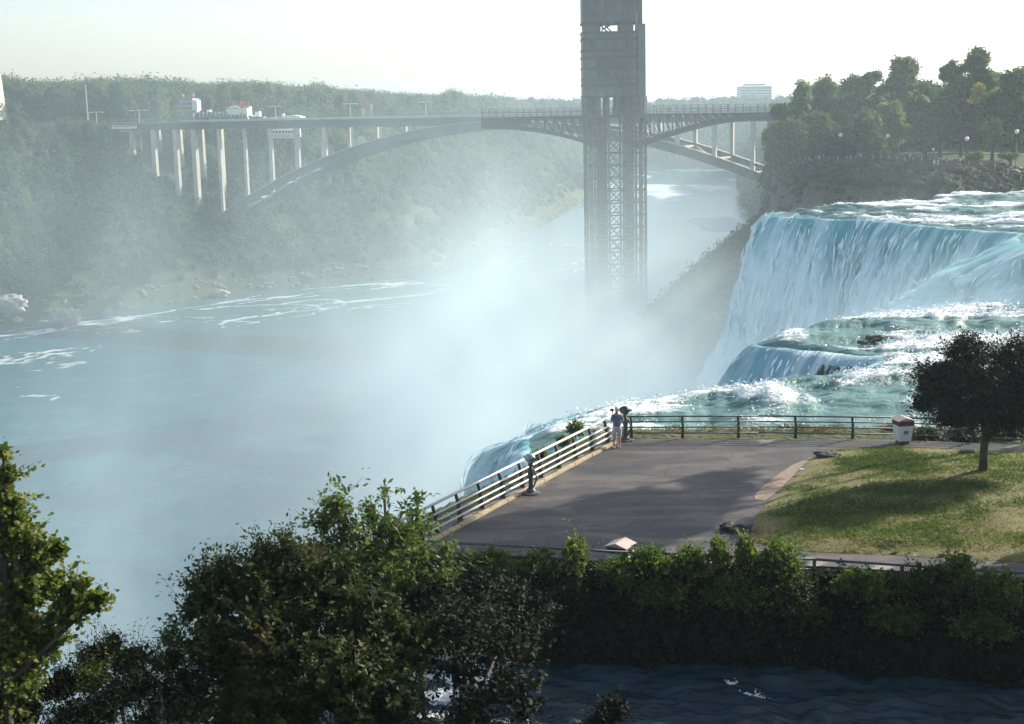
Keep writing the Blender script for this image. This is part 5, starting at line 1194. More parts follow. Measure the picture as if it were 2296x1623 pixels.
def litter_bin(label, p, yaw, body, top):
    t_ = thing('litter_bin', label, 'litter bin', tuple(p)); R = Matrix.Rotation(yaw, 3, 'Z')
    b = MB(); b.box(p + up * .06, (.42, .42, .12), yaw); b.build('foot', m_vdark, t_)
    vs = []
    for z, w in ((.12, .26), (.80, .34)):
        for i, j in ((-1, -1), (1, -1), (1, 1), (-1, 1)): vs.append(p + R @ Vector((i * w, j * w, z)))
    b = MB(); b.add(vs, [(3, 2, 1, 0), (4, 5, 6, 7), (0, 1, 5, 4), (1, 2, 6, 5), (2, 3, 7, 6), (3, 0, 4, 7)]); b.build('body', body, t_, bevel=.02)
    b = MB(); w = .345
    vs = [p + R @ Vector((i * w, j * w, .803)) for i, j in ((-1, -1), (1, -1), (1, 1), (-1, 1))] + [p + R @ Vector((i * w, j * w, 1.02)) for i, j in ((-1, -1), (1, -1), (1, 1), (-1, 1))]
    b.add(vs, [(3, 2, 1, 0), (4, 5, 6, 7), (0, 1, 5, 4), (1, 2, 6, 5), (2, 3, 7, 6), (3, 0, 4, 7)]); b.build('hood', m_hood, t_)
    b = MB(); w = .40
    b.add([p + R @ Vector((i * w, j * w, 1.02)) for i, j in ((-1, -1), (1, -1), (1, 1), (-1, 1))] + [p + R @ Vector((0, j * w, 1.16)) for j in (-1, 1)], [(3, 2, 1, 0), (0, 1, 4), (2, 3, 5), (1, 2, 5, 4), (3, 0, 4, 5)]); b.build('roof', top, t_)
    b = MB(); c = p + R @ Vector((0, -.318, .52))
    for dx, dz, w2, h2 in ((-.075, 0, .035, .14), (-.045, .055, .06, .03), (-.045, 0, .05, .03), (-.045, -.055, .06, .03), (.03, 0, .035, .14), (.07, 0, .03, .14)): b.box(c + R @ Vector((dx, .0, dz)), (w2, .02, h2), yaw, M=R @ Matrix.Rotation(-.115, 3, 'X'))
    b.build('emblem', m_vdark, t_); return t_
q_ = W(2023, 993, LZ); q_.z = LZ; litter_bin('white tapered litter bin with a dark peaked hood, beside the dark tree', q_, .16, m_bin, m_hoodt)
q_ = Vector((3.35, 43.9, LZ - .55)); litter_bin('litter bin sunk in the hedge, only its pinkish peaked roof and pale top showing', q_, -.5, m_bin, m_hoodt)
m_stump = mat('dark_wet_stone', (.02, .018, .017), .8, (.05, .045, .04), 3, bump=.6, bscale=8)
q_ = W(1852, 1030, LZ); rock('boulder', 'flat dark stone block at the corner of the lawn below the back fence', (q_.x, q_.y, LZ - .03), (.46, .3, .17), 21, m_stump)
q_ = W(1898, 1026, LZ); rock('boulder', 'very low dark stone just right of the flat dark block', (q_.x, q_.y, LZ - .05), (.30, .2, .08), 24, m_stump)
q_ = W(1650, 1188, LZ); rock('boulder', 'dark boulder in the tree shadow at the lower edge of the lawn', (q_.x, q_.y, LZ - .08), (.46, .3, .17), 22, m_stump)
q_ = W(1962, 760, WZ + .1); rock('boulder', 'lone black rock breaking the smooth water above the falls', (q_.x, q_.y, WZ - .1), (.55, .4, .26), 23, m_stump)
q_ = W(1935, 764, WZ + .1); rock('boulder', 'small flat black rock touching the left side of the lone rock in the water', (q_.x, q_.y, WZ - .1), (.4, .3, .13), 26, m_stump)
b = MB(); q_ = W(1797, 1056, LZ); b.box((q_.x, q_.y, LZ + .05), (.22, .16, .09), .4, taper=.8); tag(b.build('paper_wrapper', mat('pale_blue_paper', (.45, .6, .65), .6), bevel=.02), 'crumpled pale blue wrapper lying on the earth edge of the lawn', 'litter')
q_ = W(2168, 1020, LZ + .1); b = MB(); b.box((q_.x, q_.y, LZ + .25), (.7, .25, .10), .1, taper=.7); tag(b.build('tree_root', m_bark, bevel=.03), 'short dark root in the grass left of the tree trunk', 'root')

# ================================================================== PEOPLE
m_skin = mat('fair_skin', (.42, .24, .16), .55); m_shirt = mat('dark_blue_patterned_shirt', (.045, .06, .12), .8, (.20, .22, .30), 26); m_short = mat('light_grey_shorts', (.36, .38, .42), .8, (.42, .44, .47), 12)
m_shoe = mat('white_trainers', (.75, .75, .72), .6); m_hair = mat('pale_short_hair', (.55, .5, .42), .8, (.62, .56, .48), 30); m_cam = mat('black_plastic', (.012, .012, .014), .4)
def skin_mesh(name, m_, parent, verts, edges, radii, root=0, sub=2):
    me = bpy.data.meshes.new(name); org = parent.location; me.from_pydata([tuple(Vector(v) - org) for v in verts], edges, []); o = bpy.data.objects.new(name, me); COL.objects.link(o); o.parent = parent
    s_ = o.modifiers.new('skin', 'SKIN'); s_.use_smooth_shade = True
    for i, r__ in enumerate(radii): v = me.skin_vertices[0].data[i]; v.radius = r__ if hasattr(r__, '__len__') else (r__, r__); v.use_root = (i == root)
    sb = o.modifiers.new('sub', 'SUBSURF'); sb.levels = sub; sb.render_levels = sub; me.materials.append(m_); return o
PP = W(1383, 1004, LZ); PP.z = LZ + .004
man = thing('person', 'man in dark blue shirt, light shorts and white shoes standing in the fence corner', 'person', tuple(PP))
# body frame: he faces away (+Y) turned a little to the left; right side is +X
Rp = Matrix.Rotation(.25, 3, 'Z')
def bp_(x, y, z): return PP + Rp @ Vector((x, y, z))
sk = [(0, 0, .93), (0, 0, 1.12), (0, .01, 1.3), (0, 0, 1.43), (0, 0, 1.5), (0, .02, 1.56), (0, .03, 1.66), (0, .03, 1.74),   # pelvis..head 0-7
      (-.17, 0, 1.40), (-.25, .0, 1.14), (-.16, .22, 1.22), (-.08, .30, 1.42),                                              # left arm raised, holding a camera
      (.17, 0, 1.40), (.27, -.02, 1.15), (.30, .22, 1.16), (.28, .32, 1.17),                                                  # right forearm forward on the rail
      (-.10, .01, .88), (-.12, .04, .50), (-.14, -.02, .10), (-.14, .10, .04), (.10, 0, .88), (.11, .02, .50), (.12, -.04, .10), (.13, .08, .04)]
ed_ = [(0, 1), (1, 2), (2, 3), (3, 4), (4, 5), (5, 6), (6, 7), (3, 8), (8, 9), (9, 10), (10, 11), (3, 12), (12, 13), (13, 14), (14, 15), (0, 16), (16, 17), (17, 18), (18, 19), (0, 20), (20, 21), (21, 22), (22, 23)]
rad = [(.17, .12), (.155, .11), (.17, .115), (.13, .095), (.06, .06), (.058, .06), (.082, .1), (.06, .075), .06, .047, .036, .03, .06, .047, .036, .03, .095, .062, .038, .035, .095, .062, .038, .035]
skin_mesh('body', m_skin, man, [bp_(*v) for v in sk], ed_, rad)
skin_mesh('shirt', m_shirt, man, [bp_(*v) for v in [(0, 0, .90), (0, 0, 1.02), (0, .0, 1.15), (0, .01, 1.3), (0, 0, 1.43), (0, 0, 1.475), (-.17, 0, 1.405), (-.225, 0, 1.2), (.17, 0, 1.405), (.235, 0, 1.2)]],
          [(0, 1), (1, 2), (2, 3), (3, 4), (4, 5), (4, 6), (6, 7), (4, 8), (8, 9)], [(.19, .14), (.195, .14), (.185, .135), (.19, .13), (.15, .11), (.08, .08), .085, .078, .085, .078])
skin_mesh('shorts', m_short, man, [bp_(*v) for v in [(0, 0, 1.0), (0, 0, .86), (-.105, .01, .80), (-.125, .03, .60), (-.125, .04, .44), (.105, .0, .80), (.115, .01, .60), (.115, .02, .44)]],
          [(0, 1), (1, 2), (2, 3), (3, 4), (1, 5), (5, 6), (6, 7)], [(.175, .13), (.18, .135), .115, .105, .105, .115, .105, .105])
for s_ in (-1, 1):
    x_, y_ = (-.14, -.01) if s_ < 0 else (.125, -.02)
    skin_mesh('shoe', m_shoe, man, [bp_(x_, y_ - .03, .05), bp_(x_, y_ + .08, .045), bp_(x_ + .01, y_ + .19, .035)], [(0, 1), (1, 2)], [(.052, .055), (.052, .05), (.045, .035)])
b = MB(); c = bp_(0, .015, 1.70); b.ball(tuple(c), (.092, .108, .095), 12, 8); b.build('hair', m_hair, man, smooth=True)
for s_ in (-1, 1): b = MB(); b.ball(tuple(bp_(.086 * s_, .03, 1.65)), (.016, .028, .034), 8, 6); b.build('ear', m_skin, man, smooth=True)
b = MB(); b.ball(tuple(bp_(0, .125, 1.64)), (.016, .03, .026), 8, 6); b.build('nose', m_skin, man, smooth=True)
def hand(c, d, side, curl, nm='hand'):
    c = Vector(c); d = Vector(d).normalized(); s_ = d.cross(up).normalized() * side; dn = s_.cross(d).normalized() * side
    vs = [c - d * .035, c + d * .03]; es = [(0, 1)]; rs = [(.028, .02), (.036, .018)]
    for k, (o_, ln) in enumerate(((-.030, .062), (-.010, .075), (.011, .070), (.031, .052))):
        b0 = len(vs); vs += [c + d * .055 + s_ * o_, c + d * (.055 + ln * .5) + s_ * o_ * 1.08 - up * curl * .018, c + d * (.055 + ln * .85) + s_ * o_ * 1.1 - up * curl * .05]; es += [(1, b0), (b0, b0 + 1), (b0 + 1, b0 + 2)]; rs += [.0095, .009, .0075]
    b0 = len(vs); vs += [c + s_ * -.042 + d * .0, c + s_ * -.062 + d * .035 - up * .01]; es += [(0, b0), (b0, b0 + 1)]; rs += [.012, .009]
    skin_mesh(nm, m_skin, man, vs, es, rs, sub=1)
hand(bp_(-.075, .31, 1.47), Rp @ Vector((.15, .2, 1)), 1, .2); hand(bp_(.275, .36, 1.165), Rp @ Vector((-.1, 1, -.15)), -1, 1.0)
cm = thing('camera_in_hand', 'small black camera held up at the left side of the man\'s head', 'camera', tuple(bp_(-.12, .28, 1.60)))
b = MB(); b.box(tuple(bp_(-.12, .28, 1.60)), (.15, .07, .10), .25); b.build('camera_body', m_cam, cm, bevel=.01); b = MB(); b.tube([bp_(-.12, .31, 1.6), bp_(-.12, .40, 1.6)], .035, 12); b.build('lens', m_cam, cm)
# visitors in the park, a few pixels high each
def visitor(label, u, v, y, shirt, legs, h=1.7, yaw=0):
    p = WD(u, v, y); g = gz(p.x, y); t_ = thing('person', label, 'person', (p.x, y, g + .1), 'visitors at the park railing'); k = h / 1.75; o_ = Vector((p.x, y, g + .1))
    R = Matrix.Rotation(yaw, 3, 'Z'); f = lambda x, yy, z: o_ + R @ Vector((x * k, yy * k, z * k))
    vs = [f(0, 0, .93), f(0, 0, 1.2), f(0, 0, 1.42), f(0, 0, 1.52), f(0, .01, 1.66), f(-.2, 0, 1.38), f(-.25, .05, 1.1), f(-.2, .15, .95), f(.2, 0, 1.38), f(.25, .05, 1.1), f(.2, .15, .95), f(-.1, 0, .85), f(-.11, 0, .48), f(-.12, 0, .06), f(.1, 0, .85), f(.11, .05, .48), f(.12, 0, .06)]
    es = [(0, 1), (1, 2), (2, 3), (3, 4), (2, 5), (5, 6), (6, 7), (2, 8), (8, 9), (9, 10), (0, 11), (11, 12), (12, 13), (0, 14), (14, 15), (15, 16)]
    skin_mesh('body', m_skin, t_, vs, es, [.13 * k, .13 * k, .11 * k, .055 * k, .1 * k, .055, .045, .035, .055, .045, .035, .09, .065, .045, .09, .065, .045], sub=1)
    skin_mesh('shirt', shirt, t_, [f(0, 0, .92), f(0, 0, 1.2), f(0, 0, 1.43), f(-.21, 0, 1.38), f(.21, 0, 1.38)], [(0, 1), (1, 2), (2, 3), (2, 4)], [.17 * k, .17 * k, .13 * k, .08 * k, .08 * k], sub=1)
    skin_mesh('trousers', legs, t_, [f(0, 0, .95), f(-.1, 0, .8), f(-.12, 0, .15), f(.1, 0, .8), f(.12, 0, .15)], [(0, 1), (1, 2), (0, 3), (3, 4)], [.15 * k, .11 * k, .075 * k, .11 * k, .075 * k], sub=1)
    b = MB(); b.ball(tuple(f(0, -.01, 1.70)), (.1, .11, .09), 8, 6); b.build('hair', m_hood, t_)
cs = {k: mat(k + '_cloth', c) for k, c in dict(red=(.5, .08, .06), white=(.75, .75, .75), pink=(.55, .25, .22), blue=(.08, .14, .3), orange=(.55, .22, .08), tan=(.4, .32, .22), black=(.02, .02, .025), teal=(.1, .3, .35)).items()}
for (u, v, y, a_, c_, lb) in ((1772, 340, 313, 'white', 'blue', 'tiny figure in white at the left end of the crowd in the park'), (1782, 338, 312, 'red', 'tan', 'tiny figure in red second from the left in the park crowd'), (1793, 338, 314, 'pink', 'white', 'tiny figure in pink beside the red one in the park crowd'),
     (1806, 337, 311, 'orange', 'blue', 'tiny figure in an orange top in the middle of the park crowd'), (1814, 337, 313, 'red', 'white', 'tiny figure in red with white trousers right of the orange top'), (1828, 340, 308, 'red', 'black', 'tiny figure in red with dark trousers near the right end of the crowd'),
     (1836, 343, 306, 'white', 'tan', 'tiny pale figure nearer than the rest of the crowd'), (1846, 342, 307, 'pink', 'blue', 'tiny figure in pink at the right end of the crowd'), (1907, 346, 292, 'teal', 'blue', 'tiny lone figure in teal on the promenade right of the crowd'),
     (1930, 344, 294, 'white', 'black', 'tiny figure in white walking alone in the middle of the promenade'), (1975, 343, 290, 'blue', 'tan', 'tiny figure in blue in the middle of the promenade'), (2040, 345, 284, 'white', 'blue', 'tiny white-shirted figure on the promenade below the olive tree'),
     (2094, 366, 268, 'white', 'white', 'tiny figure all in white beside the start of the park railing'), (2102, 368, 268, 'tan', 'white', 'tiny figure in tan beside the one all in white'), (2152, 362, 272, 'white', 'black', 'tiny figure in white on the sunlit path under the hedge'), (2162, 362, 273, 'orange', 'blue', 'tiny figure in orange on the sunlit path under the hedge')):
    visitor(lb, u, v, y, cs[a_], cs[c_], 1.7, random.uniform(0, 6))

# ================================================================== PLANTS ON THE POINT AND THE NEAR BANK
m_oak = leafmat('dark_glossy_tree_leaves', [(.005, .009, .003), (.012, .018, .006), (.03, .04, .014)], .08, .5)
m_ash = leafmat('bright_ash_leaves', [(.05, .085, .02), (.085, .13, .035), (.15, .19, .06)], .42, .5)
m_cot = leafmat('cottonwood_leaves', [(.035, .06, .014), (.085, .12, .025), (.15, .18, .045), (.30, .27, .06)], .42, .5)
m_shr = leafmat('dusty_shrub_leaves', [(.007, .014, .004), (.02, .034, .008), (.045, .062, .016), (.13, .14, .045)], .25, .6, patch=(.075, .055, .018), pscale=.55)
m_hed = leafmat('bank_shrub_leaves', [(.02, .04, .01), (.08, .13, .025), (.19, .24, .06)], .55, .6)  # brightened leaf tone paints the sunlit tops of the bank
m_und2 = leafmat('bank_undergrowth_leaves', [(.004, .008, .003), (.012, .02, .006), (.035, .05, .014)], .3, .65)  # darkened leaf tone paints the deep shade between the bank shrubs
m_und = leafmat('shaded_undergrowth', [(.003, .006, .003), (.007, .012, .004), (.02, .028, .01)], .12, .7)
def gpt(u, y, dz=0): p = WD(u, 900, y); return (p.x, y, gz(p.x, y) + dz)
# tree on the lawn
tb = W(2203, 1056, LZ + .3)
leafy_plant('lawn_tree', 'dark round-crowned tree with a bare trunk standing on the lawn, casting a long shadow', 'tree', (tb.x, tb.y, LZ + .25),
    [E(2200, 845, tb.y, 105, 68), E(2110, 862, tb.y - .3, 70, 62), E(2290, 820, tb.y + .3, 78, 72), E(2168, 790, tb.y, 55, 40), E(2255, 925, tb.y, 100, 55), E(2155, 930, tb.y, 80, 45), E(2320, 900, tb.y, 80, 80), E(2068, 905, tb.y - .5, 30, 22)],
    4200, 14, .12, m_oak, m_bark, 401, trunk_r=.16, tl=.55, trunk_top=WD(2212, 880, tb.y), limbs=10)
# dark shrubs behind the path by the back fence
for i, (u, v, y, ru, rv, lb) in enumerate(((2075, 985, 59.6, 45, 28, 'black-looking shrub between the white bin and the tree'), (2010, 975, 61.5, 42, 26, 'low dark shrub beyond the fence behind the white bin'), (2160, 985, 59.5, 60, 34, 'dark shrub behind the tree trunk'), (2260, 985, 59.5, 60, 40, 'dark shrub right of the tree trunk at the picture edge'), (1960, 988, 61.8, 40, 12, 'lowest olive shrub behind the fence left of the white bin'))):
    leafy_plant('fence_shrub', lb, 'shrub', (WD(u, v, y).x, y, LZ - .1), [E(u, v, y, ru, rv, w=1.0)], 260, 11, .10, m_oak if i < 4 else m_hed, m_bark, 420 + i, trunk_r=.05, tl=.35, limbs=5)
for i, (u, v, y, ru, rv, lb) in enumerate(((1290, 962, 63.0, 26, 22, 'small leafy bush leaning over the white water beyond the pale railing'), (1212, 1020, 59.0, 17, 12, 'tiny bush beyond the pale railing beside the coin viewer'), (1262, 990, 61.2, 16, 12, 'low bush between the two others beyond the pale railing'))):
    p = WD(u, v, y); leafy_plant('cliff_bush', lb, 'shrub', (p.x, y, LZ - 1.6), [E(u, v, y, ru, rv)], 130, 10, .085, m_hed, m_bark, 440 + i, trunk_r=.04, tl=.3, limbs=5)
# dry growth beyond the back fence
r = np.random.default_rng(61); nn = 9000; xx = r.uniform(3.6, 17, nn); yy = np.interp(xx, [3.6, 10, 17], [61.6, 61.3, 60.7]) + r.uniform(0, 1.3, nn); hh = fbm(xx / .8, yy / .5, o=3, seed=62); P_ = np.stack([xx, yy, LZ - .35 + hh * .35 + r.uniform(0, .28, nn)], 1)
V, Q, T = leaf_quads(P_, r.normal(0, 1, (nn, 3)), .12, .3, .5, droop=-1.2, seed=9)
tag(np_mesh('dry_bank_growth', V, Q, leafmat('dry_orange_green_growth', [(.06, .08, .025), (.14, .12, .04), (.3, .17, .06)], .3, .8), attrs={'tint': T}), 'dry orange-tinged growth between the back fence and the rapids', None, None, 'stuff')
# hedge bank: undergrowth with shrubs standing out of it
r = np.random.default_rng(63); nn = 2600
t_ = r.uniform(0, 1, nn); hx = -6.0 + 33 * t_; hy = np.interp(hx, [-6, -5.3, 0, 10, 15, 27], [45.0, 44.8, 43.2, 41.5, 40.1, 37.3]); dep = r.uniform(0, 1, nn)
topz = LZ + .02 + .34 * fbm(hx / 1.3, hx * 0, o=3, seed=64) + np.interp(hx, [-6, -2, 2.5, 4.5, 8, 12, 14, 27], [-.1, -.1, -.05, .3, .2, -.25, -.1, 0])
C_ = np.stack([hx, hy - dep * 1.25 + .3, topz - dep ** 1.3 * 2.2 - .12], 1); C_[:, 1] -= .5 * fbm(hx / 1.6, C_[:, 2] / 1.1, o=2, seed=75); rr_ = r.uniform(.16, .5, nn); R_ = np.stack([rr_ * 1.1, rr_ * 1.1, rr_], 1)
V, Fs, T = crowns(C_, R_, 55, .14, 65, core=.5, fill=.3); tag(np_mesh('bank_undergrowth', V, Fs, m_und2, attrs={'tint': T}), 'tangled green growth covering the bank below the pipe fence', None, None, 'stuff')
HD = [(1100, 1262, 43.4, 60, 26, 'first rounded shrub of the bank, right of the big leafy sapling'), (1210, 1262, 43.2, 50, 24, 'low bright-topped shrub left of the tall spiky one on the bank'), (1290, 1240, 43.0, 30, 36, 'upright feathery shrub on the bank just left of the sunken litter bin'), (1385, 1285, 42.6, 46, 34, 'leafy shrub right in front of the sunken litter bin'),
      (1460, 1262, 42.6, 46, 28, 'small shrub right of the sunken litter bin'), (1545, 1262, 42.3, 50, 30, 'shrub on the bank below the dark boulder'), (1612, 1240, 42.2, 18, 34, 'narrow spiky shrub, left one of the pale upright pair'), (1672, 1238, 42.2, 22, 36, 'narrow spiky shrub, right one of the pale upright pair'), (1745, 1262, 41.9, 62, 44, 'biggest bright green shrub of the bank, below the lawn corner'),
      (1650, 1330, 41.5, 80, 40, 'sunlit shrub low on the bank under the spiky pair'), (1790, 1350, 41.2, 70, 50, 'sunlit dusty shrub low on the bank under the biggest bright one'), (1930, 1312, 41.2, 66, 34, 'reddish-tinged shrub under the fence in the middle of the right half'), (2080, 1310, 40.6, 80, 40, 'dark dome-shaped shrub rising to the pipe fence'), (2150, 1275, 40.6, 46, 26, 'pale-topped shrub crowning the dark dome'),
      (2240, 1322, 40.1, 60, 40, 'rightmost shrub under the pipe fence'), (2010, 1390, 40.4, 70, 26, 'low sunlit shrub near the water below the dark dome'), (2200, 1405, 39.6, 80, 30, 'low sunlit shrub near the water at the right edge'), (1480, 1330, 42.0, 70, 34, 'mid-bank shrub below and right of the sunken bin')]
for i, (u, v, y, ru, rv, lb) in enumerate(HD):
    leafy_plant('bank_shrub', lb, 'shrub', (WD(u, v, y).x, y, min(WD(u, v + rv, y).z, LZ - .6)), [E(u, v - 8, y - .35, ru * 1.05, rv * 1.15, dep=.7), E(u + ru * .3, v + rv * .4, y - .8, ru * .8, rv * .7, dep=.6), E(u - ru * .5, v + rv * .2, y - .6, ru * .6, rv * .6, dep=.5)], int(70 + ru * rv * .05), 11, .10, m_hed if i not in (2, 6, 7, 10, 12) else (m_cot if i in (2, 6, 7) else m_shr), m_bark, 460 + i, trunk_r=.03, tl=.38 if i not in (2, 6, 7) else .5, limbs=4, group='shrubs on the bank below the pipe fence')
# shaded growth at the foot of the bank and on the near shore
r = np.random.default_rng(66); nn = 2400; hx = r.uniform(-6, 27, nn); hy = np.interp(hx, [-6, 0, 10, 15, 27], [44.3, 42.7, 41.1, 39.7, 36.9]) - r.uniform(0, .8, nn); C_ = np.stack([hx, hy, r.uniform(CHZ - .1, CHZ + .7, nn)], 1); rr_ = r.uniform(.2, .45, nn)
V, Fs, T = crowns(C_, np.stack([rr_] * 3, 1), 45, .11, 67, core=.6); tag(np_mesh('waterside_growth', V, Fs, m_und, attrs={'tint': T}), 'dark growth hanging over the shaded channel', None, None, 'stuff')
# ash saplings in the middle
leafy_plant('ash_sapling', 'tallest bright green sapling left of the pale railing, its leafy top against the blue mist', 'sapling', gpt(765, 34.5), 
    [E(762, 1118, 35, 34, 42, w=1.3), E(725, 1165, 35, 40, 50, w=1.2), E(790, 1180, 35, 42, 52), E(720, 1235, 34.8, 45, 34), E(770, 1240, 34.6, 60, 40)], 150, 13, .19, m_ash, m_bark, 501, trunk_r=.07, tl=.6, aspect=.42, droop=.6, limbs=10, spread=.9, core=False, trunk_top=WD(755, 1130, 35))
leafy_plant('ash_sapling', 'thin sapling with a feathery top, between the tallest one and the railing end', 'sapling', gpt(870, 35.0), 
    [E(862, 1100, 35.6, 15, 20), E(835, 1150, 35.6, 26, 26), E(860, 1185, 35.4, 50, 34, w=1.2), E(905, 1195, 35.4, 36, 34), E(850, 1240, 35, 66, 40)], 150, 13, .19, m_ash, m_bark, 502, trunk_r=.06, tl=.55, aspect=.42, droop=.6, limbs=10, spread=.9, core=False, trunk_top=WD(860, 1110, 35.6))
leafy_plant('ash_sapling', 'sapling whose leaves overlap the near end of the pale railing', 'sapling', gpt(930, 36.0), 
    [E(938, 1115, 36.2, 20, 22), E(925, 1150, 36.2, 26, 24), E(945, 1190, 36, 30, 34), E(925, 1245, 36, 60, 40), E(1000, 1240, 36.2, 36, 26, w=.7), E(960, 1290, 35.8, 60, 30, w=.6), E(900, 1310, 35.6, 70, 50)], 150, 13, .19, m_ash, m_bark, 503, trunk_r=.06, tl=.55, aspect=.42, droop=.6, limbs=10, spread=.9, core=False, trunk_top=WD(935, 1130, 36.2))
# the big mass of shrub below them
leafy_plant('large_shrub', 'large dark shrub mass with rusty-tinged leaves filling the lower middle of the picture', 'shrub', gpt(680, 28.5, -.3),
    [E(560, 1320, 30.5, 90, 70), E(480, 1340, 30.5, 60, 60), E(640, 1290, 31, 80, 66), E(740, 1330, 30.5, 90, 90), E(820, 1400, 30, 100, 90), E(620, 1440, 29.5, 150, 110), E(480, 1450, 29.5, 80, 80), E(760, 1520, 28.8, 160, 110), E(860, 1565, 28.5, 110, 85), E(560, 1580, 28.5, 160, 90), E(910, 1450, 30, 90, 70)],
    2700, 12, .15, m_shr, m_bark, 504, trunk_r=.14, tl=.45, limbs=10, trunk_top=WD(650, 1400, 29.5))
leafy_plant('berry_bush', 'airy bush with small leaves on long twigs, top left of the large shrub mass', 'shrub', gpt(520, 30.0, -.2),
    [E(500, 1262, 31, 40, 24, w=1.4), E(450, 1300, 31, 34, 34, w=1.3), E(590, 1240, 31.2, 44, 34, w=1.3), E(640, 1215, 31.2, 36, 26, w=1.2), E(425, 1370, 30.8, 26, 40, w=1.2), E(690, 1270, 31, 50, 44), E(540, 1300, 30.9, 80, 40)],
    480, 13, .115, m_shr, m_bark, 505, trunk_r=.06, tl=.65, limbs=12, core=False, spread=.8)
leafy_plant('maple_branch_tree', 'dark tree reaching drooping leafy branches over the shaded channel', 'tree', gpt(930, 27, -.3),
    [E(1020, 1500, 29, 70, 40), E(1090, 1560, 28.5, 80, 34), E(1170, 1535, 28.5, 50, 34), E(1120, 1440, 29.5, 90, 44), E(1010, 1400, 30, 80, 50), E(1180, 1590, 28.2, 40, 26), E(1050, 1610, 28, 70, 30), E(1180, 1465, 30, 44, 30)],
    330, 13, .13, m_und, m_bark, 506, trunk_r=.09, tl=.6, aspect=.75, limbs=9, core=False, trunk_top=WD(1060, 1520, 28.8))
leafy_plant('leafy_branch_tree', 'dark broad-leaved tree hiding the bank foot between the shrub mass and the bank', 'tree', gpt(1040, 31, -.3),
    [E(1040, 1330, 37, 90, 50), E(1150, 1360, 38, 110, 50), E(1010, 1400, 35, 100, 55), E(1120, 1410, 37, 100, 36), E(960, 1350, 35, 70, 50)],
    900, 13, .12, m_und, m_bark, 507, trunk_r=.12, tl=.6, aspect=.7, limbs=6, trunk_top=WD(1060, 1380, 36))
leafy_plant('sumac_sprout', 'single light green sprout with feathery leaves against the blue mist at lower left', 'sapling', gpt(388, 29.2, -.2), [E(385, 1412, 29.8, 22, 14), E(392, 1440, 29.8, 28, 22), E(372, 1428, 29.8, 20, 14)], 46, 15, .11, m_ash, m_bark, 508, trunk_r=.025, tl=.5, aspect=.34, limbs=8, core=False, spread=1.0)
leafy_plant('small_bush', 'small dark bush at the bottom edge in front of the channel water', 'shrub', gpt(1375, 33.5, -.3), [E(1375, 1590, 34.5, 44, 36), E(1350, 1620, 34.2, 50, 26)], 150, 12, .10, m_und, m_bark, 509, trunk_r=.03, tl=.4, limbs=6)
# cottonwood at the left edge
leafy_plant('cottonwood_tree', 'sunlit yellow-green cottonwood filling the left edge of the picture', 'tree', gpt(-60, 26.5, -.3),
    [E(8, 1012, 28, 10, 12, w=1.5), E(16, 1066, 28, 20, 16, w=1.4), E(14, 1135, 28, 44, 44), E(-40, 1130, 28, 60, 90), E(30, 1205, 28, 70, 60), E(90, 1240, 28, 44, 30, w=1.2), E(130, 1232, 28, 16, 14, w=1.4), E(60, 1310, 28, 90, 60), E(165, 1320, 28, 34, 24, w=1.3), E(200, 1355, 28.2, 34, 20, w=1.4), E(150, 1372, 28, 50, 26), E(20, 1400, 27.8, 90, 60), E(90, 1440, 28, 60, 40), E(-20, 1490, 27.5, 60, 50), E(60, 1500, 27.8, 30, 24), E(30, 1450, 27.8, 90, 50), E(0, 1540, 27.4, 90, 60), E(-30, 1610, 27.2, 90, 60), E(10, 1440, 27.6, 70, 60), E(222, 1340, 28.2, 16, 12, w=1.5)],
    1900, 13, .115, m_cot, m_bark, 510, trunk_r=.12, tl=.42, aspect=.85, limbs=10, trunk_top=WD(-20, 1150, 28))
# twiggy bushes along the near brow at lower left
NB_ = [(300, 1478, 29.0, 56, 30, 'twiggy dark bush on the brow, second from the cottonwood'), (215, 1470, 29.3, 50, 34, 'twiggy dark bush on the brow right beside the cottonwood'), (255, 1445, 29.3, 22, 22, 'spiky tuft of twigs standing highest on the brow'), (380, 1480, 29, 46, 20, 'low bush on the brow under the feathery sprout'), (150, 1530, 28.4, 70, 40, 'dark bush on the slope below the cottonwood'), (215, 1520, 28.3, 44, 30, 'pale dry-leaved bush on the slope at lower left'), (300, 1540, 28, 90, 40, 'dark bush in the middle of the shaded slope'), (60, 1590, 27.6, 46, 40, 'feathery dark bush in the bottom left corner'), (420, 1540, 28.2, 90, 60, 'dark bush joining the slope to the large shrub mass'), (200, 1600, 27, 110, 46, 'lowest dark bush on the slope'), (380, 1620, 27, 120, 50, 'black bush at the bottom edge left of the large shrub mass')]
for i, (u, v, y, ru, rv, lb) in enumerate(NB_):
    leafy_plant('brow_bush', lb, 'shrub', gpt(u, y - .6, -.2), [E(u, v, y, ru, rv), E(u - ru * .4, v + rv * .5, y - .2, ru * .8, rv * .6)], int(70 + ru * rv * .06), 13, .075, m_cot if i == 5 else (m_shr if i < 4 else m_und), m_bark, 530 + i, trunk_r=.03, tl=.5, limbs=7, droop=.1, aspect=.4, group='bushes on the near brow')
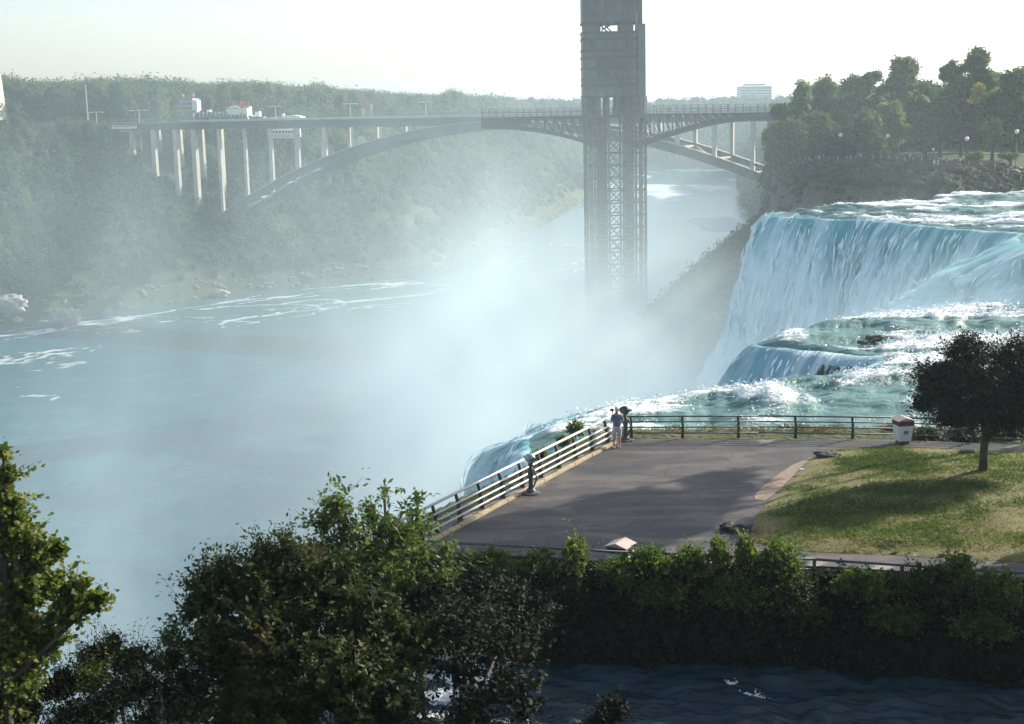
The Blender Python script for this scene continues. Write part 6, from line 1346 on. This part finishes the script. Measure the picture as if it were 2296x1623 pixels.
# undergrowth clothing the near slope
r = np.random.default_rng(68); nn = 5200; y = r.uniform(9, 37, nn); x = r.uniform(-.46, .46, nn) * y; ok = ~gorge_dist(x, y)[2]; x, y = x[ok], y[ok]; z = height(x, y); k = (z > CHZ - .2); x, y, z = x[k], y[k], z[k]
los = CAMZ - y * np.interp(x / y, [-.36, -.25, -.05, .05, .36], [.455, .44, .44, .47, .49]); k = z + .35 < los; x, y, z = x[k], y[k], z[k]; rr_ = r.uniform(.18, .4, len(x)); rr_ = np.minimum(rr_, (los[k] - z) * .8)
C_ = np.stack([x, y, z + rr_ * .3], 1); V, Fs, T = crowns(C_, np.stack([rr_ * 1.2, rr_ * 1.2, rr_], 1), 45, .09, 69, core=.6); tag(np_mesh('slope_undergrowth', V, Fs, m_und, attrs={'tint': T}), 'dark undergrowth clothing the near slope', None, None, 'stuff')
# tall trees that stand outside the picture on the right and shade the bank and part of the paving
SH = [((33, 64.5, 52), [((31.1, 67.3, LZ + 14.6), 3.4), ((29.7, 69.5, LZ + 19.4), 3.2), ((31.6, 67.0, LZ + 18.5), 3.2)], 'tall forked tree beyond the fence, out of view, whose shade crosses the paving'),
      ((26, 46.5, 53), [((26, 46.5, LZ + 9.5), 4.2), ((24.5, 48, LZ + 7), 2.6)], 'round tree on the point just right of the view, shading the channel'),
      ((33, 43, 53), [((33, 43, LZ + 11), 5.0), ((31, 40, LZ + 8), 3.6)], 'wide tree further right of the view, shading the bank foot'),
      ((17, 18, 59), [((17, 18, 65), 3.2), ((18.5, 20, 63.5), 2.6)], 'small tree on the near slope just right of the view')]
for i, (bs, lobes, lb) in enumerate(SH):
    th = thing('shade_tree', lb, 'tree', bs, 'tall trees right of the view')
    r = np.random.default_rng(600 + i); Cc = []; Rr = []
    for c, r0 in lobes:
        for j in range(24): q_ = sph(1, r, .1)[0] * r.uniform(.2, .9); Cc.append((c[0] + q_[0] * r0, c[1] + q_[1] * r0, c[2] + q_[2] * r0 * .9)); s_ = r.uniform(.8, 1.4); Rr.append((s_, s_, s_ * .8))
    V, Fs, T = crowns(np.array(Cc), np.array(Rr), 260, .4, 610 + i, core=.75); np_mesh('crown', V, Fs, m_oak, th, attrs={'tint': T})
    b = MB(); t0 = Vector(bs)
    for c, r0 in lobes: c = Vector(c); k_ = t0.lerp(c, .5); k_.x, k_.y = t0.x + (c.x - t0.x) * .25, t0.y + (c.y - t0.y) * .25; b.tube([t0 - up * .3, k_, c], [.16, .12, .05], 8)
    b.build('trunk', m_bark, th, smooth=True)
HAZE_D = 0.00019
MIST = [((6, 228, 8), (23, 58, 18), .042), ((0, 285, 15), (19, 58, 21), .034), ((24, 345, 2), (30, 42, 17), .034), ((26, 165, 11), (20, 42, 16), .044), ((-30, 120, 4), (50, 85, 30), .0066), ((-4, 335, 36), (24, 80, 20), .0014), ((-55, 340, 22), (115, 170, 55), .0013), ((53, 160, 38), (11, 13, 7), .06), ((40, 192, 15), (12, 26, 16), .05), ((-3.5, 74, 44), (4, 8, 5), .045), ((29, 250, 15), (13, 34, 15), .05)]

# ================================================================== AIR: haze and falls mist
def volbox(name, lo, hi, label=None):
    b = MB(); b.box([(a + c) / 2 for a, c in zip(lo, hi)], [c - a for a, c in zip(lo, hi)])
    m_ = bpy.data.materials.new(name); m_.use_nodes = True; n = m_.node_tree.nodes; n.remove(n['Principled BSDF'])
    o = b.build(name, m_); o['kind'] = 'stuff'
    return o, m_, n, m_.node_tree.links
o, m_hz, n, l = volbox('haze', (-6400, -6400, -7), (6400, 6400, 118))
pv = N(n, 'VolumePrincipled', i_Density=HAZE_D, i_Anisotropy=0.45); pv.inputs['Color'].default_value = (.70, .89, 1, 1)
l.new(pv.outputs[0], n['Material Output'].inputs['Volume'])

o, m_mi, n, l = volbox('mist', (-170, 40, .4), (74, 450, 92))
o['label'] = 'bright drifting spray rising from the foot of the falls'
geo = N(n, 'NewGeometry')
sepn = N(n, 'SeparateXYZ'); l.new(geo.outputs['Position'], sepn.inputs[0])
mp = N(n, 'Mapping'); mp.inputs['Scale'].default_value = (1, .8, .75); l.new(geo.outputs['Position'], mp.inputs[0])
t = N(n, 'TexNoise', i_Scale=.036, i_Detail=3.0, i_Roughness=.55, i_Distortion=.6); l.new(mp.outputs[0], t.inputs['Vector'])
mod = N(n, 'MapRange'); mod.inputs[1].default_value = .38; mod.inputs[2].default_value = .62; mod.inputs[3].default_value = .12; mod.inputs[4].default_value = 1.9; l.new(t.outputs[0], mod.inputs[0])
def blob(c, r, a):
    sb = N(n, 'VectorMath', operation='SUBTRACT'); l.new(geo.outputs['Position'], sb.inputs[0]); sb.inputs[1].default_value = c
    dv = N(n, 'VectorMath', operation='DIVIDE'); l.new(sb.outputs[0], dv.inputs[0]); dv.inputs[1].default_value = r
    ln = N(n, 'VectorMath', operation='DOT_PRODUCT'); l.new(dv.outputs[0], ln.inputs[0]); l.new(dv.outputs[0], ln.inputs[1])
    ng = N(n, 'Math', operation='MULTIPLY'); l.new(ln.outputs['Value'], ng.inputs[0]); ng.inputs[1].default_value = -1.0
    ex = N(n, 'Math', operation='EXPONENT'); l.new(ng.outputs[0], ex.inputs[0])
    ml = N(n, 'Math', operation='MULTIPLY'); l.new(ex.outputs[0], ml.inputs[0]); ml.inputs[1].default_value = a
    return ml.outputs[0]
acc = None
for c, r, a in MIST:
    s_ = blob(c, r, a)
    if acc is None: acc = s_
    else:
        ad = N(n, 'Math', operation='ADD'); l.new(acc, ad.inputs[0]); l.new(s_, ad.inputs[1]); acc = ad.outputs[0]
ml = N(n, 'Math', operation='MULTIPLY'); l.new(acc, ml.inputs[0]); l.new(mod.outputs[0], ml.inputs[1])
pv = N(n, 'VolumePrincipled', i_Anisotropy=0.35); pv.inputs['Color'].default_value = (.81, .955, 1, 1); l.new(ml.outputs[0], pv.inputs['Density'])
l.new(pv.outputs[0], n['Material Output'].inputs['Volume'])
m_mi.cycles.volume_step_rate = .8
